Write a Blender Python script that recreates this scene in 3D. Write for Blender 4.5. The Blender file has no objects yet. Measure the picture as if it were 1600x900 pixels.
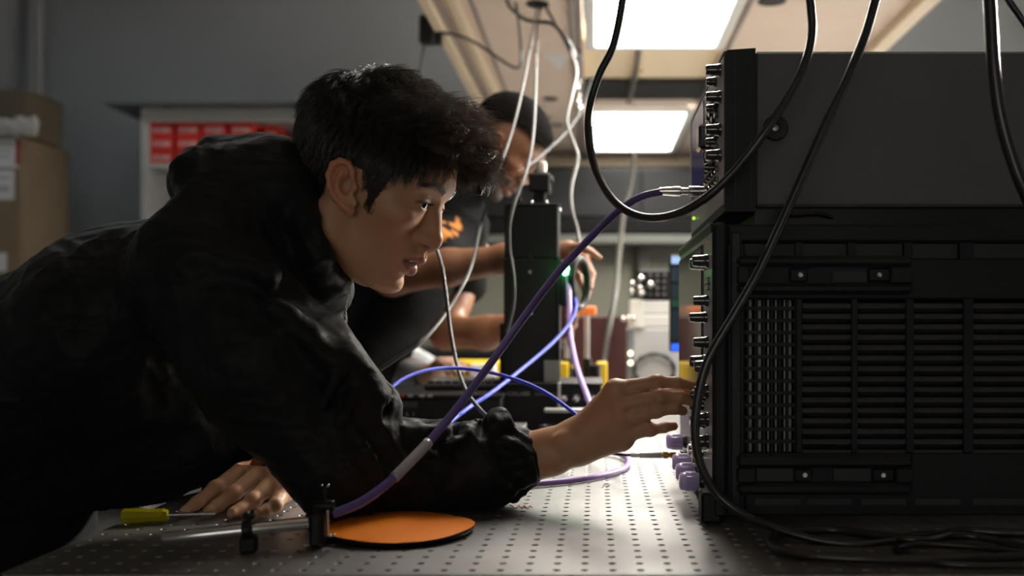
import bpy, bmesh, math, random
import numpy as np
from mathutils import Vector, Matrix

random.seed(7)
RNG = np.random.default_rng(7)
SC = bpy.context.scene
COL = SC.collection

# ------------------------------------------------------------------ camera, world, exposure
F, PX, PY, CZ = 1555.0, 930.0, 503.0, 1.1206      # focal length in px, vanishing point, camera height
TZ = 0.9                                          # height of the optical table top
cam_d = bpy.data.cameras.new('camera')
cam = bpy.data.objects.new('camera', cam_d)
COL.objects.link(cam)
cam.location = (0, 0, CZ)
cam.rotation_euler = (math.pi / 2, 0, 0)
cam_d.sensor_width = 36.0
cam_d.lens = F / 1600 * 36
cam_d.shift_x = -(PX - 800) / 1600
cam_d.shift_y = (PY - 450) / 1600
cam_d.clip_start = 0.02
cam_d.dof.use_dof = True
cam_d.dof.focus_distance = 1.19
cam_d.dof.aperture_fstop = 3.4
SC.camera = cam

world = bpy.data.worlds.new('world')
SC.world = world
world.use_nodes = True
world.node_tree.nodes['Background'].inputs[0].default_value = (0.8, 0.9, 1.0, 1)
world.node_tree.nodes['Background'].inputs[1].default_value = 0.02

SC.view_settings.view_transform = 'Standard'
SC.view_settings.look = 'None'
SC.view_settings.gamma = 1.0
SC.view_settings.use_curve_mapping = False
SC.view_settings.exposure = 0.0
SC.cycles.use_denoising = True
SC.cycles.max_bounces = 8
PANEL_POWER = 16.5            # radiance of the lit ceiling panels over the table
FILL_PANE = 1.5                # radiance of the glowing pane added behind the camera as fill light
SIDE_LAMP = 420.0             # radiance of the lamp hanging over the next bench on the right
ROOM_LAMP = 3.6               # radiance of the dim room lamp on the left


def area_lamp(name, loc, rot, sx, sy, power, color):
    d = bpy.data.lights.new(name, 'AREA')
    d.shape = 'RECTANGLE'
    d.size, d.size_y, d.energy, d.color = sx, sy, power, color
    o = bpy.data.objects.new(name, d)
    o.location, o.rotation_euler = loc, rot
    COL.objects.link(o)
    return o


# ------------------------------------------------------------------ helpers
def P(px, py, Y):
    """point of the scene at depth Y (metres) that the photograph shows at (px, py)"""
    return np.array([(px - PX) * Y / F, Y, CZ - (py - PY) * Y / F])


def PT(px, py, lift=0.0):
    """the same for a point lying on the table top, LIFT above it"""
    return P(px, py, (CZ - TZ - lift) * F / (py - PY))


def S(r, g, b):
    f = lambda c: (c / 255 / 12.92) if c <= 10 else ((c / 255 + 0.055) / 1.055) ** 2.4
    return (f(r), f(g), f(b), 1.0)


MATS = {}


def mat(name, color, rough=0.5, metal=0.0, bump=0.0, bscale=200.0, var=0.0, vscale=8.0, spec=0.5, emit=None,
        estr=0.0, attr=None, trans=0.0, sheen=0.0, coat=0.0, sss=0.0, stretch=(1, 1, 1), alpha=1.0):
    if name in MATS:
        return MATS[name]
    m = bpy.data.materials.new(name)
    m.use_nodes = True
    nt = m.node_tree
    b = nt.nodes['Principled BSDF']
    b.inputs['Base Color'].default_value = color
    b.inputs['Roughness'].default_value = rough
    b.inputs['Metallic'].default_value = metal
    b.inputs['Specular IOR Level'].default_value = spec
    b.inputs['Transmission Weight'].default_value = trans
    b.inputs['Coat Weight'].default_value = coat
    b.inputs['Sheen Weight'].default_value = sheen
    b.inputs['Alpha'].default_value = alpha
    if sss:
        b.inputs['Subsurface Weight'].default_value = sss
        b.inputs['Subsurface Radius'].default_value = (0.009, 0.004, 0.002)
        b.inputs['Subsurface Scale'].default_value = 1.0
    if emit:
        b.inputs['Emission Color'].default_value = emit
        b.inputs['Emission Strength'].default_value = estr
    src = None
    if attr:
        a = nt.nodes.new('ShaderNodeAttribute')
        a.attribute_name = attr
        src = a.outputs['Color']
    tc = mp = None
    if bump or var:
        tc = nt.nodes.new('ShaderNodeTexCoord')
        mp = nt.nodes.new('ShaderNodeMapping')
        mp.inputs['Scale'].default_value = stretch
        nt.links.new(tc.outputs['Object'], mp.inputs['Vector'])
    if var:
        n = nt.nodes.new('ShaderNodeTexNoise')
        n.inputs['Scale'].default_value = vscale
        n.inputs['Detail'].default_value = 5
        nt.links.new(mp.outputs['Vector'], n.inputs['Vector'])
        mr = nt.nodes.new('ShaderNodeMapRange')
        mr.inputs['From Min'].default_value = 0.3
        mr.inputs['From Max'].default_value = 0.7
        mr.inputs['To Min'].default_value = 1 - var
        mr.inputs['To Max'].default_value = 1 + var
        nt.links.new(n.outputs['Fac'], mr.inputs['Value'])
        mx = nt.nodes.new('ShaderNodeMix')
        mx.data_type = 'RGBA'
        mx.blend_type = 'MULTIPLY'
        mx.inputs['Factor'].default_value = 1.0
        if src:
            nt.links.new(src, mx.inputs[6])
        else:
            mx.inputs[6].default_value = color
        nt.links.new(mr.outputs['Result'], mx.inputs[7])
        src = mx.outputs[2]
    if src:
        nt.links.new(src, b.inputs['Base Color'])
    if bump:
        n = nt.nodes.new('ShaderNodeTexNoise')
        n.inputs['Scale'].default_value = bscale
        n.inputs['Detail'].default_value = 3
        nt.links.new(mp.outputs['Vector'], n.inputs['Vector'])
        bp = nt.nodes.new('ShaderNodeBump')
        bp.inputs['Strength'].default_value = bump
        bp.inputs['Distance'].default_value = 0.002
        nt.links.new(n.outputs['Fac'], bp.inputs['Height'])
        nt.links.new(bp.outputs['Normal'], b.inputs['Normal'])
    MATS[name] = m
    return m


ORG = {}


def tag(o, label=None, cat=None, group=None, kind=None):
    if label:
        o['label'] = label
    if cat:
        o['category'] = cat
    if group:
        o['group'] = group
    if kind:
        o['kind'] = kind
    return o


def origin_of(o):
    return ORG.get(o.name, np.zeros(3)) if o else np.zeros(3)


def thing(name, label, cat, loc=(0, 0, 0), group=None):
    o = bpy.data.objects.new(name, None)
    o.empty_display_size = 0.05
    o.location = tuple(float(c) for c in loc)
    COL.objects.link(o)
    ORG[o.name] = np.array(loc, float)
    return tag(o, label, cat, group)


def mesh_obj(name, v, f, m, parent=None, smooth=35, colors=None, recalc=True, org=None):
    """links ONE mesh object; v are world coordinates"""
    v = np.asarray(v, float)
    if parent is not None:
        o0 = origin_of(parent)
    elif org is not None:
        o0 = np.asarray(org, float)
    else:
        lo, hi = v.min(0), v.max(0)
        o0 = np.array([(lo[0] + hi[0]) / 2, (lo[1] + hi[1]) / 2, lo[2]])
    me = bpy.data.meshes.new(name)
    me.from_pydata((v - o0).tolist() if len(v) < 20000 else (v - o0), [], f if isinstance(f, list) else f.tolist())
    if recalc:
        bm = bmesh.new()
        bm.from_mesh(me)
        bmesh.ops.recalc_face_normals(bm, faces=bm.faces)
        bm.to_mesh(me)
        bm.free()
    if smooth:
        me.polygons.foreach_set('use_smooth', np.ones(len(me.polygons), bool))
        if smooth < 180:
            me.set_sharp_from_angle(angle=math.radians(smooth))
    if colors is not None:
        ca = me.color_attributes.new('Col', 'FLOAT_COLOR', 'POINT')
        c4 = np.ones((len(v), 4), np.float32)
        c4[:, :3] = colors[:, :3]
        ca.data.foreach_set('color', c4.ravel())
    me.materials.append(m)
    o = bpy.data.objects.new(name, me)
    COL.objects.link(o)
    ORG[o.name] = o0
    if parent is not None:
        o.parent = parent
    else:
        o.location = tuple(o0)
    return o


def spline(pts, n=8, closed=False):
    p = np.array([np.asarray(q, float) for q in pts])
    k = len(p)
    out = []
    segs = k if closed else k - 1
    for i in range(segs):
        if closed:
            a, b, c, d = p[(i - 1) % k], p[i], p[(i + 1) % k], p[(i + 2) % k]
        else:
            a, b, c, d = p[max(i - 1, 0)], p[i], p[i + 1], p[min(i + 2, k - 1)]
        for j in range(n):
            t = j / n
            out.append(0.5 * (2 * b + (c - a) * t + (2 * a - 5 * b + 4 * c - d) * t * t + (3 * b - a - 3 * c + d) * t ** 3))
    if not closed:
        out.append(p[-1])
    return np.array(out)


class MB:
    """collects shapes; build() links them as ONE mesh object"""

    def __init__(s):
        s.v, s.f = [], []

    def add(s, v, f):
        n = len(s.v)
        s.v.extend([tuple(float(c) for c in q) for q in v])
        s.f.extend([tuple(int(i) + n for i in q) for q in f])
        return s

    def box(s, x0, x1, y0, y1, z0, z1, bev=0.0):
        lo, hi = np.minimum((x0, y0, z0), (x1, y1, z1)), np.maximum((x0, y0, z0), (x1, y1, z1))
        if bev <= 0:
            v = [(x, y, z) for x in (lo[0], hi[0]) for y in (lo[1], hi[1]) for z in (lo[2], hi[2])]
            return s.add(v, [(0, 1, 3, 2), (4, 6, 7, 5), (0, 4, 5, 1), (2, 3, 7, 6), (0, 2, 6, 4), (1, 5, 7, 3)])
        bev = min(bev, 0.49 * float((hi - lo).min()))
        v, ix = [], {}
        for c in [(a, b, d) for a in (0, 1) for b in (0, 1) for d in (0, 1)]:
            for ax in range(3):
                q = [(hi[i] if c[i] else lo[i]) if i == ax else ((hi[i] - bev) if c[i] else (lo[i] + bev)) for i in range(3)]
                ix[c, ax] = len(v)
                v.append(q)
        f = []
        for ax in range(3):
            o1, o2 = [i for i in range(3) if i != ax]
            for sg in (0, 1):
                cs = []
                for a, b in ((0, 0), (1, 0), (1, 1), (0, 1)):
                    c = [0, 0, 0]
                    c[ax], c[o1], c[o2] = sg, a, b
                    cs.append(ix[tuple(c), ax])
                f.append(tuple(cs))
            for a in (0, 1):
                for b in (0, 1):
                    c0, c1 = [0, 0, 0], [0, 0, 0]
                    c0[o1], c0[o2], c0[ax] = a, b, 0
                    c1[o1], c1[o2], c1[ax] = a, b, 1
                    f.append((ix[tuple(c0), o1], ix[tuple(c1), o1], ix[tuple(c1), o2], ix[tuple(c0), o2]))
        for c in [(a, b, d) for a in (0, 1) for b in (0, 1) for d in (0, 1)]:
            f.append((ix[c, 0], ix[c, 1], ix[c, 2]))
        return s.add(v, f)

    def pbox(s, x0, y0, x1, y1, Y, depth, bev=0.0):
        """box whose near face fills the pixels x0..x1, y0..y1 at depth Y and that goes DEPTH back"""
        a, b = P(x0, y0, Y), P(x1, y1, Y)
        return s.box(a[0], b[0], Y, Y + depth, b[2], a[2], bev)

    def tube(s, pts, r, n=8, closed=False, caps=True):
        p = np.array([np.asarray(q, float) for q in pts])
        k = len(p)
        r = np.full(k, r, float) if np.isscalar(r) else np.asarray(r, float)
        t = np.roll(p, -1, 0) - np.roll(p, 1, 0) if closed else np.gradient(p, axis=0)
        t /= np.linalg.norm(t, axis=1)[:, None] + 1e-12
        u = np.cross(t[0], (0, 0, 1.0) if abs(t[0][2]) < 0.9 else (1.0, 0, 0))
        u /= np.linalg.norm(u)
        v, f = [], []
        ang = np.arange(n) * 2 * math.pi / n
        for i in range(k):
            u = u - t[i] * np.dot(u, t[i])
            u /= np.linalg.norm(u) + 1e-12
            w = np.cross(t[i], u)
            for a in ang:
                v.append(p[i] + r[i] * (math.cos(a) * u + math.sin(a) * w))
        for i in range(k if closed else k - 1):
            i2 = (i + 1) % k
            for j in range(n):
                j2 = (j + 1) % n
                f.append((i * n + j, i * n + j2, i2 * n + j2, i2 * n + j))
        if not closed and caps:
            f.append(tuple(range(n)))
            f.append(tuple(range((k - 1) * n, k * n)))
        return s.add(v, f)

    def cyl(s, a, b, r0, r1=None, n=16):
        return s.tube([a, b], [r0, r0 if r1 is None else r1], n)

    def lathe(s, a, d, prof, n=20):
        """profile [(along, radius)...] turned about the axis from A in direction D"""
        a, d = np.asarray(a, float), np.asarray(d, float)
        d = d / np.linalg.norm(d)
        u = np.cross(d, (0, 0, 1.0) if abs(d[2]) < 0.9 else (1.0, 0, 0))
        u /= np.linalg.norm(u)
        w = np.cross(d, u)
        v, f = [], []
        for h, r in prof:
            for j in range(n):
                t = j * 2 * math.pi / n
                v.append(a + d * h + max(r, 1e-5) * (math.cos(t) * u + math.sin(t) * w))
        for i in range(len(prof) - 1):
            for j in range(n):
                j2 = (j + 1) % n
                f.append((i * n + j, i * n + j2, (i + 1) * n + j2, (i + 1) * n + j))
        f.append(tuple(range(n)))
        f.append(tuple(range((len(prof) - 1) * n, len(prof) * n)))
        return s.add(v, f)

    def ball(s, c, r, n=16, m=10):
        r = np.full(3, r) if np.isscalar(r) else np.asarray(r)
        v = [np.array(c) + r * (0, 0, 1)]
        for i in range(1, m):
            p = math.pi * i / m
            for j in range(n):
                t = 2 * math.pi * j / n
                v.append(np.array(c) + r * (math.sin(p) * math.cos(t), math.sin(p) * math.sin(t), math.cos(p)))
        v.append(np.array(c) - r * (0, 0, 1))
        f = [(0, 1 + j, 1 + (j + 1) % n) for j in range(n)]
        for i in range(m - 2):
            for j in range(n):
                a, b = 1 + i * n + j, 1 + i * n + (j + 1) % n
                f.append((a, a + n, b + n, b))
        e = len(v) - 1
        f += [(e, e - n + (j + 1) % n, e - n + j) for j in range(n)]
        return s.add(v, f)

    def prism(s, poly, d):
        """solid from a planar polygon of world points pushed along D"""
        a = [np.asarray(q, float) for q in poly]
        d = np.asarray(d, float)
        n = len(a)
        f = [tuple(range(n)), tuple(range(n, 2 * n))] + [(i, (i + 1) % n, (i + 1) % n + n, i + n) for i in range(n)]
        return s.add(a + [q + d for q in a], f)

    def build(s, name, m, parent=None, smooth=35, **kw):
        o = mesh_obj(name, s.v, s.f, m, parent, smooth)
        if kw:
            tag(o, **kw)
        return o


def struct(name, mb, m, smooth=35):
    o = mb.build(name, m, None, smooth)
    o['kind'] = 'structure'
    return o


def copy_tree(o, loc, label=None):
    """a copy of a thing with copies of its parts and sub-parts, sharing mesh data"""
    r = o.copy()
    COL.objects.link(r)
    r.location = tuple(float(c) for c in loc)
    if label:
        r['label'] = label
    for ch in list(o.children):
        c = ch.copy()
        COL.objects.link(c)
        c.parent = r
        for g in list(ch.children):
            e = g.copy()
            COL.objects.link(e)
            e.parent = c
    return r


def text_part(name, body, loc, size, m, parent, rot=(math.pi / 2, 0, 0)):
    cu = bpy.data.curves.new(name, 'FONT')
    cu.body = body
    cu.size = size
    cu.extrude = 0.0003
    cu.align_x = 'CENTER'
    cu.align_y = 'CENTER'
    t = bpy.data.objects.new('tmp_text', cu)
    COL.objects.link(t)
    bpy.context.view_layer.update()
    me = bpy.data.meshes.new_from_object(t.evaluated_get(bpy.context.evaluated_depsgraph_get()))
    bpy.data.objects.remove(t)
    me.materials.clear()
    me.materials.append(m)
    o = bpy.data.objects.new(name, me)
    COL.objects.link(o)
    o.rotation_euler = rot
    o.location = tuple(np.asarray(loc, float) - origin_of(parent))
    if parent:
        o.parent = parent
    return o


# ------------------------------------------------------------------ signed-distance modelling (people)
def seg_d(X, Y, Z, a, b, ra, rb, sy=1.0):
    ba = (b - a) * np.array([1, 1 / sy, 1])
    px, py, pz = X - a[0], (Y - a[1]) / sy, Z - a[2]
    t = np.clip((px * ba[0] + py * ba[1] + pz * ba[2]) / (ba @ ba + 1e-12), 0, 1)
    return np.sqrt((px - ba[0] * t) ** 2 + (py - ba[1] * t) ** 2 + (pz - ba[2] * t) ** 2) - (ra + (rb - ra) * t)


def smin(a, b, k):
    if k <= 0:
        return np.minimum(a, b)
    h = np.maximum(k - np.abs(a - b), 0) / k
    return np.minimum(a, b) - h * h * k * 0.25


class Vol:
    def __init__(s, lo, hi, h):
        s.lo, s.h = np.array(lo, float), h
        s.n = np.ceil((np.array(hi) - s.lo) / h).astype(int) + 1
        s.f = np.full(s.n, 1.0, np.float32)
        s.ax = [(s.lo[i] + h * np.arange(s.n[i])).astype(np.float32) for i in range(3)]

    def sub(s, lo, hi):
        i0 = np.clip(np.floor((np.array(lo) - s.lo) / s.h).astype(int), 0, s.n - 1)
        i1 = np.clip(np.ceil((np.array(hi) - s.lo) / s.h).astype(int) + 1, 1, s.n)
        sl = tuple(slice(a, max(b, a + 1)) for a, b in zip(i0, i1))
        return sl, s.ax[0][sl[0]][:, None, None], s.ax[1][sl[1]][None, :, None], s.ax[2][sl[2]][None, None, :]

    def put(s, fn, lo, hi, k=0.0, cut=False):
        m = k + 4 * s.h
        sl, X, Y, Z = s.sub(np.array(lo) - m, np.array(hi) + m)
        d = fn(X, Y, Z)
        s.f[sl] = -smin(-s.f[sl], d, k) if cut else smin(s.f[sl], d, k)
        return s

    def cap(s, a, b, ra, rb=None, k=0.0, sy=1.0, cut=False):
        rb = ra if rb is None else rb
        a, b = np.asarray(a, float), np.asarray(b, float)
        r = max(ra, rb) * np.array([1, max(sy, 1), 1])
        return s.put(lambda X, Y, Z: seg_d(X, Y, Z, a, b, ra, rb, sy), np.minimum(a, b) - r, np.maximum(a, b) + r, k, cut)

    def ell(s, c, r, k=0.0, cut=False, R=None):
        c, r = np.asarray(c, float), np.asarray(r, float)

        def fn(X, Y, Z):
            x, y, z = X - c[0], Y - c[1], Z - c[2]
            if R is not None:
                x, y, z = (R[0][0] * x + R[0][1] * y + R[0][2] * z, R[1][0] * x + R[1][1] * y + R[1][2] * z,
                           R[2][0] * x + R[2][1] * y + R[2][2] * z)
            k0 = np.sqrt((x / r[0]) ** 2 + (y / r[1]) ** 2 + (z / r[2]) ** 2)
            k1 = np.sqrt((x / r[0] ** 2) ** 2 + (y / r[1] ** 2) ** 2 + (z / r[2] ** 2) ** 2)
            return k0 * (k0 - 1) / (k1 + 1e-9)
        rr = r if R is None else np.full(3, r.max())
        return s.put(fn, c - rr, c + rr, k, cut)

    def chain(s, pts, rad, k=0.0, kin=0.004, sy=1.0):
        """a limb or finger: segments melted together with kin, then melted into the field with k"""
        p = [np.asarray(q, float) for q in pts]

        def fn(X, Y, Z):
            d = None
            for i in range(len(p) - 1):
                e = seg_d(X, Y, Z, p[i], p[i + 1], rad[i], rad[i + 1], sy)
                d = e if d is None else smin(d, e, kin)
            return d
        a = np.array(p)
        r = max(rad) * max(sy, 1)
        return s.put(fn, a.min(0) - r, a.max(0) + r, k)

    def mesh(s, smooth=1):
        f = s.f
        c = f < 0
        n = np.zeros(np.array(f.shape) - 1, np.uint8)
        offs = [(a, b, d) for a in (0, 1) for b in (0, 1) for d in (0, 1)]
        sh = n.shape
        for o in offs:
            n += c[o[0]:o[0] + sh[0], o[1]:o[1] + sh[1], o[2]:o[2] + sh[2]]
        act = (n > 0) & (n < 8)
        ai = np.argwhere(act)
        idx = np.full(sh, -1, np.int32)
        idx[act] = np.arange(len(ai))
        vals = {o: f[ai[:, 0] + o[0], ai[:, 1] + o[1], ai[:, 2] + o[2]] for o in offs}
        acc, cnt = np.zeros((len(ai), 3)), np.zeros(len(ai))
        for o in offs:
            for ax in range(3):
                if o[ax] == 0:
                    q = list(o)
                    q[ax] = 1
                    va, vb = vals[o], vals[tuple(q)]
                    m = (va < 0) != (vb < 0)
                    t = np.where(m, va / (va - vb + 1e-20), 0)
                    pos = np.tile(np.array(o, float), (len(ai), 1))
                    pos[:, ax] += t
                    acc += pos * m[:, None]
                    cnt += m
        v = (ai + acc / np.maximum(cnt, 1)[:, None]) * s.h + s.lo
        quads = []
        for ax in range(3):
            a1, a2 = (ax + 1) % 3, (ax + 2) % 3
            sl0, sl1 = [slice(None)] * 3, [slice(None)] * 3
            sl0[ax], sl1[ax] = slice(0, -1), slice(1, None)
            x = c[tuple(sl0)] != c[tuple(sl1)]
            e = np.argwhere(x)
            ok = (e[:, a1] > 0) & (e[:, a2] > 0) & (e[:, a1] < f.shape[a1] - 1) & (e[:, a2] < f.shape[a2] - 1)
            e = e[ok]
            ins = c[e[:, 0], e[:, 1], e[:, 2]]
            q = []
            for d1, d2 in ((-1, -1), (0, -1), (0, 0), (-1, 0)):
                w = e.copy()
                w[:, a1] += d1
                w[:, a2] += d2
                q.append(idx[w[:, 0], w[:, 1], w[:, 2]])
            q = np.stack(q, 1)
            q[~ins] = q[~ins][:, ::-1]
            quads.append(q)
        quads = np.concatenate(quads)
        quads = quads[(quads >= 0).all(1)]
        for _ in range(smooth):
            v = relax(v, quads, 0.5)
        return v, quads


def main_island(v, q):
    """drops loose specks: keeps the largest connected piece"""
    lab = np.arange(len(v))
    e = np.concatenate([q[:, [0, 1]], q[:, [1, 2]], q[:, [2, 3]]])
    while True:
        m = np.minimum(lab[e[:, 0]], lab[e[:, 1]])
        new = lab.copy()
        np.minimum.at(new, e[:, 0], m)
        np.minimum.at(new, e[:, 1], m)
        new = new[new]
        if (new == lab).all():
            break
        lab = new
    big = np.bincount(lab).argmax()
    k = lab == big
    idx = np.cumsum(k) - 1
    return v[k], idx[q[k[q].all(1)]]


def relax(v, q, w=0.5):
    a = np.concatenate([q[:, 0], q[:, 1], q[:, 2], q[:, 3]])
    b = np.concatenate([q[:, 1], q[:, 2], q[:, 3], q[:, 0]])
    n = len(v)
    deg = np.bincount(a, minlength=n) + np.bincount(b, minlength=n)
    out = np.empty_like(v)
    for i in range(3):
        out[:, i] = np.bincount(a, v[b, i], n) + np.bincount(b, v[a, i], n)
    return v * (1 - w) + w * out / np.maximum(deg, 1)[:, None]


def normals(v, q):
    fn = np.cross(v[q[:, 2]] - v[q[:, 0]], v[q[:, 3]] - v[q[:, 1]])
    out = np.zeros_like(v)
    for j in range(4):
        for i in range(3):
            out[:, i] += np.bincount(q[:, j], fn[:, i], len(v))
    return out / (np.linalg.norm(out, axis=1)[:, None] + 1e-12)


def vnoise(p, seed=0):
    """smooth value noise, -1..1, of points p (n,3)"""
    i = np.floor(p).astype(np.int64)
    f = p - i
    f = f * f * (3 - 2 * f)
    r = 0
    for a in (0, 1):
        for b in (0, 1):
            for c in (0, 1):
                h = (i[:, 0] + a) * 374761393 + (i[:, 1] + b) * 668265263 + (i[:, 2] + c) * 1274126177 + seed * 974711
                h = (h ^ (h >> 13)) * 1274126177
                h = (h ^ (h >> 16)) & 0xFFFF
                r = r + (h / 32767.5 - 1) * (f[:, 0] if a else 1 - f[:, 0]) * (f[:, 1] if b else 1 - f[:, 1]) * (f[:, 2] if c else 1 - f[:, 2])
    return r


def join(parts):
    """joins (verts, quads, colours) lists into one"""
    V, Q, C, n = [], [], [], 0
    for v, q, c in parts:
        V.append(v)
        Q.append(q + n)
        C.append(c)
        n += len(v)
    return np.concatenate(V), np.concatenate(Q), np.concatenate(C)


def in_poly(x, y, poly):
    r = np.zeros(len(x), bool)
    j = len(poly) - 1
    for i in range(len(poly)):
        xi, yi = poly[i]
        xj, yj = poly[j]
        if yi != yj:
            m = ((yi > y) != (yj > y)) & (x < (xj - xi) * (y - yi) / (yj - yi) + xi)
            r ^= m
        j = i
    return r


class Frame:
    """head frame: u forward, w to the person's left, v up; pitched down and turned towards the camera"""

    def __init__(s, o, pitch, yaw):
        p, y = math.radians(pitch), math.radians(-yaw)
        R = np.array([[math.cos(y), -math.sin(y), 0], [math.sin(y), math.cos(y), 0], [0, 0, 1]])
        s.o = np.asarray(o, float)
        s.B = np.stack([R @ (math.cos(p), 0, -math.sin(p)), R @ (0, 1, 0), R @ (math.sin(p), 0, math.cos(p))])

    def world(s, q):
        return s.o + np.asarray(q) @ s.B

    def loc(s, px, py, w=0.0):
        c = np.array([0, 0, CZ])
        d = P(px, py, 1.0) - c
        t = (w - (c - s.o) @ s.B[1]) / (d @ s.B[1])
        return s.B @ (c + t * d - s.o)

# ------------------------------------------------------------------ materials shared by many things
BLACK = mat('black_plastic', (0.010, 0.010, 0.011, 1), 0.42, bump=0.05, bscale=900, spec=0.3)
BLACKM = mat('black_anodised', (0.009, 0.009, 0.0095, 1), 0.4, bump=0.08, bscale=1500, spec=0.25)
RUBBER = mat('black_rubber', (0.006, 0.006, 0.007, 1), 0.36)
STEEL = mat('brushed_steel', (0.62, 0.6, 0.57, 1), 0.28, 1.0, bump=0.05, bscale=400)
CHROME = mat('bright_metal', (0.85, 0.83, 0.8, 1), 0.16, 1.0)
GOLD = mat('gold_plating', (0.85, 0.56, 0.17, 1), 0.22, 1.0)
WHITE = mat('white_paint', (0.72, 0.72, 0.7, 1), 0.5)
ALU = mat('bare_aluminium', (0.6, 0.6, 0.58, 1), 0.38, 1.0, bump=0.08, bscale=300)
PRINT = mat('grey_print', (0.35, 0.35, 0.35, 1), 0.6)

# ------------------------------------------------------------------ the room
struct('floor', MB().box(-3.57, 3.2, -3.0, 6.2, -0.05, 0.0),
       mat('floor_vinyl', S(92, 92, 90), 0.4, var=0.12, vscale=6, bump=0.03))
FILL_FRAME = mat('fill_frame_paint', S(180, 180, 178), 0.5)
WALLM = mat('wall_paint', S(150, 153, 156), 0.75, bump=0.12, bscale=60, var=0.04, vscale=2)
struct('ceiling', MB().box(-3.57, 3.2, -3.0, 6.2, 3.3, 3.35), mat('ceiling_paint', S(150, 147, 140), 0.8, bump=0.15, bscale=90))
struct('wall_back', MB().box(-3.57, 3.2, 6.2, 6.3, 0, 3.3), WALLM)
struct('wall_left', MB().box(-3.67, -3.57, -3.0, 6.2, 0, 3.3), WALLM)
struct('wall_right', MB().box(3.2, 3.3, -3.0, 6.2, 0, 3.3), WALLM)
wf = MB()
for x0, x1, z0, z1 in ((-3.57, -2.0, 0, 3.3), (0.4, 3.2, 0, 3.3), (-2.0, 0.4, 0, 0.95), (-2.0, 0.4, 2.1, 3.3)):
    wf.box(x0, x1, -3.1, -3.0, z0, z1)
struct('wall_front', wf, WALLM)
wn = MB()
for x0, x1, z0, z1 in ((-2.0, -1.95, 0.95, 2.1), (0.35, 0.4, 0.95, 2.1), (-0.825, -0.775, 0.95, 2.1), (-1.95, 0.35, 0.95, 1.0), (-1.95, 0.35, 2.05, 2.1)):
    wn.box(x0, x1, -3.09, -2.985, z0, z1, 0.004)
struct('added_fill_frame', wn, FILL_FRAME)
struct('added_fill_pane', MB().box(-1.96, 0.36, -3.06, -3.05, 0.99, 2.06), mat('fill_glow', (1, 1, 1, 1), 0.5, emit=(1.0, 0.96, 0.9, 1), estr=FILL_PANE))  # framed glowing pane added behind the camera to fill the near side
struct('baseboard_back', MB().box(-3.57, 3.2, 6.185, 6.2, 0, 0.1, 0.004), mat('baseboard_vinyl', S(40, 40, 42), 0.5))


def ceiling_lamp(name, label, x, y, sx, sy, z, radiance, color, frame_m):
    t = thing(name, label, 'ceiling light', (x, y, z))
    fr = 0.035
    b = MB()
    for x0, x1, y0, y1 in ((x - sx / 2, x + sx / 2, y - sy / 2, y - sy / 2 + fr), (x - sx / 2, x + sx / 2, y + sy / 2 - fr, y + sy / 2),
                           (x - sx / 2, x - sx / 2 + fr, y - sy / 2 + fr, y + sy / 2 - fr), (x + sx / 2 - fr, x + sx / 2, y - sy / 2 + fr, y + sy / 2 - fr)):
        b.box(x0, x1, y0, y1, z - 0.025, z, 0.003)
    b.build('frame', frame_m, t)
    m = bpy.data.materials.new('diffuser_' + name)
    m.use_nodes = True
    nt = m.node_tree
    nt.nodes.remove(nt.nodes['Principled BSDF'])
    e = nt.nodes.new('ShaderNodeEmission')
    e.inputs[0].default_value = color
    e.inputs[1].default_value = radiance
    nt.links.new(e.outputs[0], nt.nodes['Material Output'].inputs[0])
    MB().box(x - sx / 2 + fr, x + sx / 2 - fr, y - sy / 2 + fr, y + sy / 2 - fr, z - 0.014, z - 0.004).build('diffuser', m, t, 0)
    return t


# the dim lamps of the rest of the room (outside the frame)
ceiling_lamp('ceiling_lamp', 'dim ceiling lamp over the aisle near the grey wall', -2.5, 4.6, 1.2, 0.6, 3.3, ROOM_LAMP, (0.86, 0.94, 1.0, 1), WHITE)

sl_ = ceiling_lamp('hanging_lamp', 'lamp panel hanging over the next bench to the right', 2.35, 3.8, 0.5, 1.2, 2.4, SIDE_LAMP, (1.0, 0.93, 0.83, 1), WHITE)
MB().box(2.1, 2.6, 3.2, 4.4, 2.4, 2.44, 0.004).build('housing', WHITE, sl_)
for y in (3.4, 4.2):
    MB().cyl((2.35, y, 2.44), (2.35, y, 3.3), 0.008, n=8).build('hanger_rod', WHITE, sl_)

# ------------------------------------------------------------------ overhead canopy over the table
CH = 1.0
CAN = CZ + CH
BEIGE = mat('canopy_laminate', S(222, 203, 186), 0.55, var=0.04, vscale=3)
BEIGE2 = mat('canopy_rail', S(222, 204, 176), 0.5)
GREYRAIL = mat('canopy_grey_rail', S(150, 140, 136), 0.45)
can = thing('overhead_canopy', 'beige overhead canopy hung above the table with lamps set into it', 'canopy', (0.25, 4.2, CAN))
X0, X1 = -0.535, 1.04
Y0, Y1 = 0.2, 6.12  # near end added out of view, to block ceiling light from the table
MB().box(X0, -0.045, Y0, Y1, CAN, CAN + 0.1, 0.004).build('underside_board', BEIGE, can)
MB().box(0.475, X1, Y0, Y1, CAN, CAN + 0.1, 0.004).build('underside_board', BEIGE, can)
MB().box(-0.045, 0.475, Y0, 1.55, CAN, CAN + 0.1, 0.004).build('underside_board', BEIGE, can)
MB().box(-0.045, 0.475, 3.63, 4.2, CAN + 0.03, CAN + 0.1).build('recessed_tile', mat('canopy_tile', S(244, 226, 192), 0.6), can)
MB().box(-0.045, 0.475, 4.2, 4.5, CAN + 0.005, CAN + 0.1).build('dark_slot', mat('slot_grey', S(34, 34, 36), 0.6), can)
MB().box(-0.045, 0.475, 4.5, 4.62, CAN + 0.004, CAN + 0.1, 0.004).build('cross_bar', BEIGE, can)
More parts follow.
